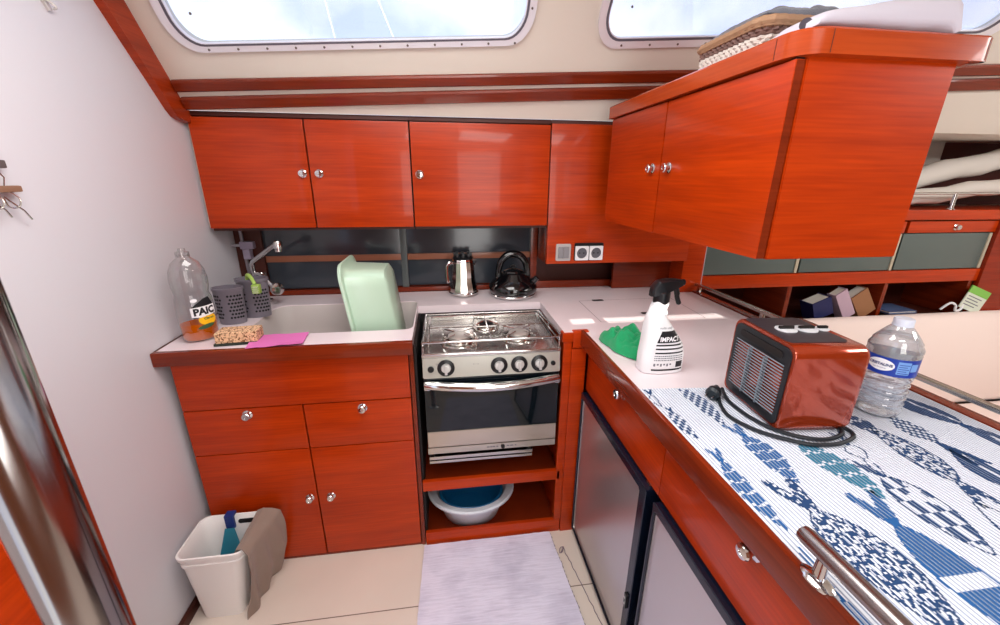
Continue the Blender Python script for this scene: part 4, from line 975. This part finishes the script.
t = thing('floor_mat', 'worn lavender woven floor mat with frayed edges, in front of the cooker', 'mat', (1.01, -.65, 0))
off = Vector((9, 9, 9))
def rx(v, s_): return (.752 - .052 * v if s_ < 0 else 1.266 + .085 * v) + .004 * noise.noise(Vector((v * 40, s_ * 5, 0)))
mb = MB(); mb.grid(lambda u, v: (rx(v, -1) * (1 - u) + rx(v, 1) * u, -.014 - 1.3 * v + .003 * noise.noise(Vector((u * 30, 0, 2))), .0065 + .002 * noise.noise(Vector((u * 6, v * 12, 0)) + off)), 24, 70, .006); link('woven_field', mb, m_, t, angle=60)
mb = MB(); pts = [(rx(v, 1) + .002 + .002 * math.sin(v * 420), -.014 - 1.3 * v, .0055) for v in [k / 160 for k in range(161)]]; mb.tube(pts, .0016, 6)
pts = [(1.304 + .005 * noise.noise(Vector((k * .35, 0, 0))) + .0011 * k, -.085 - .0075 * k, .003) for k in range(60)]; mb.tube(pts, .0014, 6)
pts = [(1.296 + .012 * math.cos(k * .7), -.10 + .014 * math.sin(k * .9), .004) for k in range(14)]; mb.tube(pts, .0013, 6)
link('frayed_thread', mb, P('grey_thread', rgb(132, 116, 128), .9), t)

# ------------------------------------------------------------------ companionway post and step box at the left
t = thing('grab_post', 'thick polished steel grab post close to the viewer at the left', 'post', (.608, -1.041, 0))
mb = MB(); mb.cyl((.608, -1.041, .004), (.608, -1.041, 2.058), .0202, seg=48); link('post_tube', mb, P('mirror_steel', rgb(168, 164, 162), .15, 1), t)
mb = MB(); mb.lathe([(.045, 0), (.045, .006), (.024, .012), (.021, .02)], (.608, -1.041, 0.0005), 32); link('floor_flange', mb, CHROME, t)
t = thing('step_box', 'varnished wooden companionway box behind the steel post at the lower left', 'box', (.17, -.90, 0))
mb = MB(); mb.box(-.02, .352, -1.0, -.80, 0, 1.02, .006); link('box_body', mb, WD, t)
mb = MB(); mb.box(.004, .345, -1.08, -1.0, .645, .668, .006); link('tread', mb, WE, t)

# ------------------------------------------------------------------ little things on the bulkhead
t = thing('key_rack', 'small wooden peg rack with wire hooks on the white bulkhead, at the left picture edge', 'rack', (-.015, -.40, 1.36))
mb = MB(); mb.box(-.0245, -.005, -.50, -.265, 1.381, 1.394, .003); link('rack_bar', mb, P('raw_wood', rgb(140, 104, 82), .6), t)
mb = MB(); mb.box(-.0245, -.009, -.50, -.276, 1.428, 1.444, .003); link('rack_bar', mb, P('grey_wood', rgb(96, 84, 84), .6), t)
for y, dy, dz in ((-.290, .026, -.048), (-.325, .02, -.04), (-.375, -.02, -.04)):
    mb = MB(); mb.tube(smooth_path([(-.012, y, 1.383), (-.006, y + .012, 1.368), (-.006, y + .006, 1.352), (-.010, y - .010, 1.352), (-.010, y - .016, 1.37)], 5), .0016, 6); link('wire_hook', mb, STEEL, t)
    mb = MB(); mb.tube([(-.012, y - .012, 1.372), (-.006, y + dy * .5, 1.372 + dz * .6), (-.008, y + dy, 1.372 + dz)], .0018, 6); link('wire_prong', mb, STEEL, t)
mb = MB(); mb.tube([(-.012, -.302, 1.431), (-.010, -.290, 1.41), (-.012, -.294, 1.393)], .0012, 6); link('wire_hook', mb, STEEL, t)
t = thing('clear_hook', 'small clear plastic hook high on the white bulkhead', 'hook', (-.02, -.04, 1.78))
CH = P('cloudy_plastic', rgb(206, 200, 196), .2)
mb = MB(); mb.loft([[Vector((x, y, z)) for y, z in ((-.058, 1.812), (-.040, 1.814), (-.028, 1.784), (-.035, 1.780))] for x in (-.0245, -.018)]); link('hook_plate', mb, CH, t)
mb = MB(); mb.tube(smooth_path([(-.019, -.044, 1.803), (-.007, -.038, 1.794), (-.005, -.034, 1.787), (-.012, -.033, 1.785)], 4), .0028, 8); link('hook_arm', mb, CH, t)

# ------------------------------------------------------------------ on top of the overhead cabinet
TANW = P('tan_wicker', rgb(164, 128, 98), .6, bump=.4, bscale=400); DKW = P('dark_wicker', rgb(66, 46, 50), .65); WHW = P('white_wicker', rgb(206, 196, 188), .65)
t = thing('wicker_basket', 'brown and white wicker basket on top of the overhead cabinet', 'basket', (1.67, -.335, 1.669))
BX0, BX1, BY0, BY1 = 1.525, 1.83, -.428, -.205
def loop(z, k, amp, ph, nn=120):
    base = rrect(BX0 - k, BX1 + k, BY0 - k, BY1 + k, .03, 6); per = []
    L_ = 0; segs = []
    for a, b_ in zip(base, base[1:] + base[:1]): d = math.hypot(b_[0] - a[0], b_[1] - a[1]); segs.append((a, b_, d)); L_ += d
    out = []
    for q in range(nn):
        s_ = L_ * q / nn
        for a, b_, d in segs:
            if s_ <= d:
                u = s_ / d if d else 0; tx, ty = (b_[0] - a[0]) / d, (b_[1] - a[1]) / d; w = amp * math.sin(PI * q + ph) if amp else 0
                out.append(Vector((a[0] + tx * u * d + ty * w, a[1] + ty * u * d - tx * w, z))); break
            s_ -= d
    return out
def ringtube(mb, pts, r, seg=6):
    n_ = len(pts); rings = []
    for i, p in enumerate(pts):
        d = (pts[(i + 1) % n_] - pts[i - 1]).normalized(); u = Vector((0, 0, 1)); w = d.cross(u).normalized()
        rings.append([p + u * r * math.cos(2 * PI * k / seg) + w * r * math.sin(2 * PI * k / seg) for k in range(seg)])
    rings.append(rings[0]); mb.loft(rings, True, False, False)
mb = MB(); rin = rrect(BX0 + .004, BX1 - .004, BY0 + .004, BY1 - .004, .028, 6)
mb.loft([[Vector((x, y, z)) for x, y in rin] for z in (1.6685, 1.714)], True, True, False); link('basket_wall', mb, DKW, t)
mb = MB()
for r_ in range(3): ringtube(mb, [p + Vector((0, 0, 0)) for p in loop(1.675 + r_ * .007, .001, .0035, PI / 2 + r_ * PI)], .0045)
link('white_weave', mb, WHW, t)
mb = MB()
for r_ in range(3): ringtube(mb, loop(1.696 + r_ * .006, .002, .0035, PI / 2 + r_ * PI), .004)
link('brown_weave', mb, P('brown_wicker', rgb(110, 80, 72), .65), t)
mb = MB(); ringtube(mb, loop(1.717, .005, .0012, PI / 2), .0090, 10); ringtube(mb, loop(1.712, .003, .001, 0), .008, 8); link('rim', mb, TANW, t)
mb = MB()
off = Vector((2, 7, 3))
def hf(u, v):
    x = BX0 + .004 + (BX1 - BX0 - .008) * u; y = BY0 + .008 + (BY1 - BY0 - .016) * v
    e = (max(0, math.sin(PI * u)) ** .3) * (max(0, math.sin(PI * v)) ** .35)
    return (x, y, 1.7305 + e * (.026 + .020 * noise.noise(Vector((x * 16, y * 16, 0)) + off) + .012 * abs(noise.noise(Vector((x * 34, y * 34, 0)) + off))))
mb.grid(hf, 40, 34, .004); single('folded_jumper', mb, P('blue_grey_knit', rgb(88, 92, 106), .95, bump=.4, bscale=600, sheen=.3), 'blue-grey folded cloth heaped in the wicker basket', 'cloth', angle=70)
t = thing('folded_blanket', 'long white folded blanket lying beside the wicker basket along the front of the overhead cabinet', 'blanket', (1.67, -.5, 1.669))
BL = P('white_blanket', rgb(206, 202, 214), .9, bump=.2, bscale=500)
mb = MB(); rings = []
for k in range(26):
    u = k / 25; x = 1.530 + .286 * u; hh = .020 + .050 * u ** .8; hh *= math.sin(PI / 2 * min(1, (u + .015) / .10)) ** .5; hh *= (1 if u < .93 else max(.12, 1 - ((u - .93) / .07) ** 2)); d = .058
    rings.append([Vector((x + .012 * math.sin(a) * (u > .9), -.498 + d * math.copysign(abs(math.cos(a)) ** .6, math.cos(a)), 1.6695 + hh * .5 + hh * .5 * math.copysign(abs(math.sin(a)) ** .7, math.sin(a)) + .002 * noise.noise(Vector((x * 20, a, 0))))) for a in [2 * PI * q / 28 for q in range(28)]])
mb.loft(rings); link('blanket_body', mb, BL, t, angle=60)
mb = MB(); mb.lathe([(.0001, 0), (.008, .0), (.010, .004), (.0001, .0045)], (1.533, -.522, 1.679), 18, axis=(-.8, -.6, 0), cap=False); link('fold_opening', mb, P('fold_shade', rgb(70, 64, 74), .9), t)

# ------------------------------------------------------------------ saloon beyond the counter
YS = .50
t = thing('saloon_locker', 'long cherry wood saloon locker with frosted glass doors over an open shelf', 'cabinet', (2.9, .6, .3))
mb = MB(); mb.box(2.096, 4.58, YS + .30, YS + .32, .30, 1.27); mb.box(2.096, 4.58, YS + .005, YS + .30, .672, .69); mb.box(2.096, 4.58, YS + .03, YS + .30, .905, .92); mb.box(2.096, 4.58, YS + .03, YS + .30, 1.24, 1.262); link('carcass', mb, WDK, t)
mb = MB(); mb.box(2.096, 4.58, YS, YS + .02, .895, .962, .003); link('shelf_rail', mb, WD, t)
mb = MB(); mb.box(2.096, 4.58, YS - .012, YS + .32, 1.225, 1.275, .004); link('top_beam', mb, WD, t)
for x0, x1 in ((2.104, 2.648), (2.662, 3.205), (3.222, 3.765)):
    mb = MB(); mb.box(x0, x1, YS + .008, YS + .014, .966, 1.155, .001); d_ = link('glass_door', mb, FROST, t)
    mb = MB(); mb.box(x1 - .016, x1, YS + .003, YS + .016, .966, 1.155, .001); link('door_edge', mb, P('pale_door_edge', rgb(188, 178, 156), .35), d_)
for x0, x1, kx in ((2.10, 2.652, 2.40), (2.66, 3.21, 2.95), (3.228, 3.775, 3.512)):
    mb = MB(); mb.box(x0, x1, YS, YS + .02, 1.160, 1.218, .003); d_ = link('drawer', mb, WD, t); knob(d_, (kx, YS, 1.187), (0, -1, 0), .013)
for x in (2.633, 3.207, 3.74):
    mb = MB(); mb.box(x - .012, x + .012, YS + .004, YS + .30, .672, .90, .002); link('divider', mb, WE, t)
mb = MB(); mb.box(3.770, 4.58, YS - .014, YS + .01, .30, 1.222, .003); link('end_panel', mb, wood('saloon_end_wood', rgb(118, 30, 10), rgb(150, 46, 16)), t)
mb = MB(); mb.box(2.096, 4.58, YS + .02, YS + .03, .30, .675); link('front_panel', mb, WDK, t)
# settee
SET = P('cream_upholstery', rgb(242, 224, 216), .7, sheen=.2, bump=.1, bscale=900)
t = thing('settee', 'cream upholstered saloon settee below the frosted glass lockers', 'settee', (3.2, .2, 0))
mb = MB(); mb.loft([[Vector((x, y, z)) for y, z in ((.36, .22), (.345, .25), (.415, .70), (.43, .722), (.45, .73), (.475, .725), (.48, .70), (.48, .22))] for x in (2.11, 2.13, 4.55, 4.57)]); link('backrest', mb, SET, t, angle=60)
mb = MB(); mb.box(2.11, 4.57, -.28, .345, .07, .225, .03, 4); link('seat', mb, SET, t)
mb = MB(); mb.box(2.13, 4.57, -.25, .50, .0, .07); link('plinth', mb, WDK, t)
# things on the saloon shelf
def slab_book(name, cx, z0, w, h, th, lean, mats, label, cat='book', y=.48, yaw=0, group=None):
    t_ = thing(name, label, cat, (cx, y, z0), group)
    Mx = Matrix.Translation((cx, y, z0)) @ Matrix.Rotation(math.radians(yaw), 4, 'Z') @ Matrix.Rotation(math.radians(lean), 4, 'Y')
    m1 = MB(); q = MB(); q.box(-th / 2, -th / 2 + .004, 0, w, 0, h); q.box(th / 2 - .004, th / 2, 0, w, 0, h); q.box(-th / 2, th / 2, -.003, .003, 0, h); m1.merge(q.bm, Mx); link('cover', m1, mats[0], t_)
    m1 = MB(); q = MB(); q.box(-th / 2 + .004, th / 2 - .004, .003, w - .004, .004, h - .004); m1.merge(q.bm, Mx); link('pages', m1, mats[1], t_)
    return t_
PAGE = P('paper', rgb(232, 226, 214), .8)
slab_book('book', 2.888, .716, .08, .100, .11, -22, (P('navy_cover', rgb(30, 36, 84), .5), PAGE), 'dark navy book leaning at the left end of the saloon shelf', y=.515)
slab_book('book', 3.028, .716, .05, .165, .07, -33, (P('mauve_cover', rgb(186, 160, 176), .5), PAGE), 'pale mauve book leaning left, next to the navy one on the saloon shelf', y=.50)
slab_book('book', 3.150, .722, .06, .150, .10, -36, (P('brown_cover', rgb(150, 104, 70), .55), PAGE), 'brown book leaning left, rightmost of the saloon shelf books', y=.51)
t = thing('notebook', 'flat blue notebook lying on the shelf behind the water bottle', 'notebook', (3.25, .50, .735))
mb = MB(); mb.box(3.225, 3.40, .462, .60, .7325, .7385, .002); link('cover', mb, P('slate_blue_cover', rgb(72, 88, 124), .5), t)
mb = MB(); mb.box(3.23, 3.395, .466, .595, .7386, .7440); link('pages', mb, PAGE, t)
mb = MB(); mb.box(3.225, 3.40, .462, .60, .7441, .747, .001); link('cover', mb, bpy.data.materials['slate_blue_cover'], t)
t = thing('leaflet', 'white leaflet with a green top band standing on the saloon shelf', 'leaflet', (3.742, .47, .733))
Mx = Matrix.Translation((3.742, .470, .733)) @ Matrix.Rotation(math.radians(20), 4, 'Y')
q = MB(); q.box(-.075, .075, 0, .004, 0, .088); mb = MB(); mb.merge(q.bm, Mx); link('sheet', mb, P('leaflet_white', rgb(214, 222, 206), .6), t)
q = MB(); q.box(-.075, .075, -.0008, .0048, .088, .128); mb = MB(); mb.merge(q.bm, Mx); link('green_band', mb, P('leaflet_green', rgb(128, 190, 84), .6), t)
q = MB()
for k in range(4): q.box(-.060, .045 - .018 * (k % 2), -.0007, 0, .070 - k * .016, .075 - k * .016)
mb = MB(); mb.merge(q.bm, Mx); link('print', mb, GREYINK, t)
mb = MB(); mb.tube(smooth_path([(3.60, .50, .735), (3.63, .485, .775), (3.655, .475, .765), (3.66, .472, .735), (3.69, .47, .742), (3.70, .475, .77), (3.73, .48, .765)], 6), .006, 8); single('white_cable', mb, WHITEP, 'short white cable looped on the saloon shelf beside the green leaflet', 'cable')
# recess with rolled sails behind a chrome rail
t = thing('recess_lining', 'dark lining and pale uprights of the saloon shelf recess', 'panel', (3.3, .86, 1.27))
mb = MB(); mb.box(2.1, 4.58, .90, .949, 1.276, 1.658); link('back_board', mb, P('recess_brown', rgb(74, 22, 18), .5), t)
mb = MB(); mb.box(2.9, 3.74, .84, .899, 1.40, 1.66, .006); link('pale_upright', mb, P('recess_grey', rgb(188, 182, 174), .5), t)
mb = MB(); mb.loft([[Vector((x, y, z)) for y, z in ((.418, 1.636), (.43, 1.622), (.46, 1.615), (.90, 1.63), (.90, 1.66), (.42, 1.65))] for x in (2.0, 4.58)]); struct('trim_4', mb, CREAM)
SAIL = P('rolled_canvas', rgb(214, 208, 200), .8, bump=.3, bscale=60)
for (a, b_, r, lb) in (((3.10, .70, 1.365), (4.45, .66, 1.64), .055, 'upper of the rolled white canvases in the saloon recess, slanting up to the right'), ((3.22, .60, 1.318), (4.45, .60, 1.46), .040, 'lower of the rolled white canvases in the saloon recess, just above the beam')):
    mb = MB(); a, b_ = Vector(a), Vector(b_); pts = [a.lerp(b_, k / 20) + Vector((0, 0, .006 * math.sin(k * 1.1))) for k in range(21)]
    mb.tube(pts, [r * (.55 if k in (0, 20) else 1 + .05 * math.sin(k * 2.1)) for k in range(21)], 18); single('rolled_canvas', mb, SAIL, lb, 'canvas', 'rolled canvases in the saloon recess')
t = thing('recess_rail', 'thin chrome rail on a post along the saloon recess, above the small drawer', 'rail', (3.4, .5, 1.275))
mb = MB(); mb.tube([(2.6, YS, 1.352), (4.5, YS, 1.358)], .0065, 12); link('rail', mb, CHROME, t)
for x in (2.7, 3.44, 4.2):
    mb = MB(); mb.lathe([(.018, 0), (.018, .004), (.010, .008), (.0095, .08)], (x, YS, 1.2755), 18); link('rail_post', mb, CHROME, t)

# ------------------------------------------------------------------ light
w = bpy.data.worlds.new('sky'); sc.world = w; w.use_nodes = True
nt = w.node_tree; N, L = nt.nodes, nt.links
bg = N['Background']
tc = N.new('ShaderNodeTexCoord'); nz = N.new('ShaderNodeTexNoise'); nz.inputs['Scale'].default_value = 3.2; nz.inputs['Detail'].default_value = 8; L.new(tc.outputs['Generated'], nz.inputs['Vector'])
cr = N.new('ShaderNodeValToRGB'); cr.color_ramp.elements[0].position = .40; cr.color_ramp.elements[0].color = (.58, .66, .98, 1); cr.color_ramp.elements[1].position = .60; cr.color_ramp.elements[1].color = (1, 1, 1, 1)
L.new(nz.outputs['Fac'], cr.inputs[0]); L.new(cr.outputs[0], bg.inputs['Color']); bg.inputs['Strength'].default_value = 1.55

def area(name, loc, target, sx, sy, power, col=(1, 1, 1)):
    l = bpy.data.lights.new(name, 'AREA'); l.shape = 'RECTANGLE'; l.size = sx; l.size_y = sy; l.energy = power; l.color = col
    o = bpy.data.objects.new(name, l); COL.objects.link(o); o.location = loc
    o.rotation_euler = (Vector(target) - Vector(loc)).to_track_quat('-Z', 'Y').to_euler(); return o
# companionway daylight behind the viewer; the other three are unseen fill lamps, added
area('galley_fill', (.75, -.55, 2.05), (.75, -.55, 0), .8, .7, 16, (1, .985, .965))
area('companionway_daylight', (1.25, -2.36, 1.25), (1.25, 0, 1.1), .75, 1.3, 17, (1, .985, .965))
area('aft_fill', (1.3, -1.5, 2.05), (1.35, -1.2, 0), .7, .6, 16, (1, .985, .965))
area('saloon_fill', (3.5, -.9, 2.05), (3.3, -.2, .2), 1.2, .9, 54, (1, .98, .97))
su = bpy.data.lights.new('sun', 'SUN'); su.energy = 9; su.angle = .004; su.color = (1, .97, .86)
so = bpy.data.objects.new('sun', su); COL.objects.link(so); so.rotation_euler = Vector((.06, 2.52, -1.07)).to_track_quat('-Z', 'Y').to_euler()

vs = sc.view_settings
sc.display_settings.display_device = 'sRGB'
vs.view_transform = 'Standard'; vs.look = 'None'; vs.gamma = 1; vs.use_curve_mapping = False; vs.exposure = 0
sc.cycles.max_bounces = 10; sc.cycles.transparent_max_bounces = 16; sc.cycles.use_denoising = True
sc.cycles.caustics_reflective = False; sc.cycles.caustics_refractive = False; sc.cycles.sample_clamp_indirect = 6
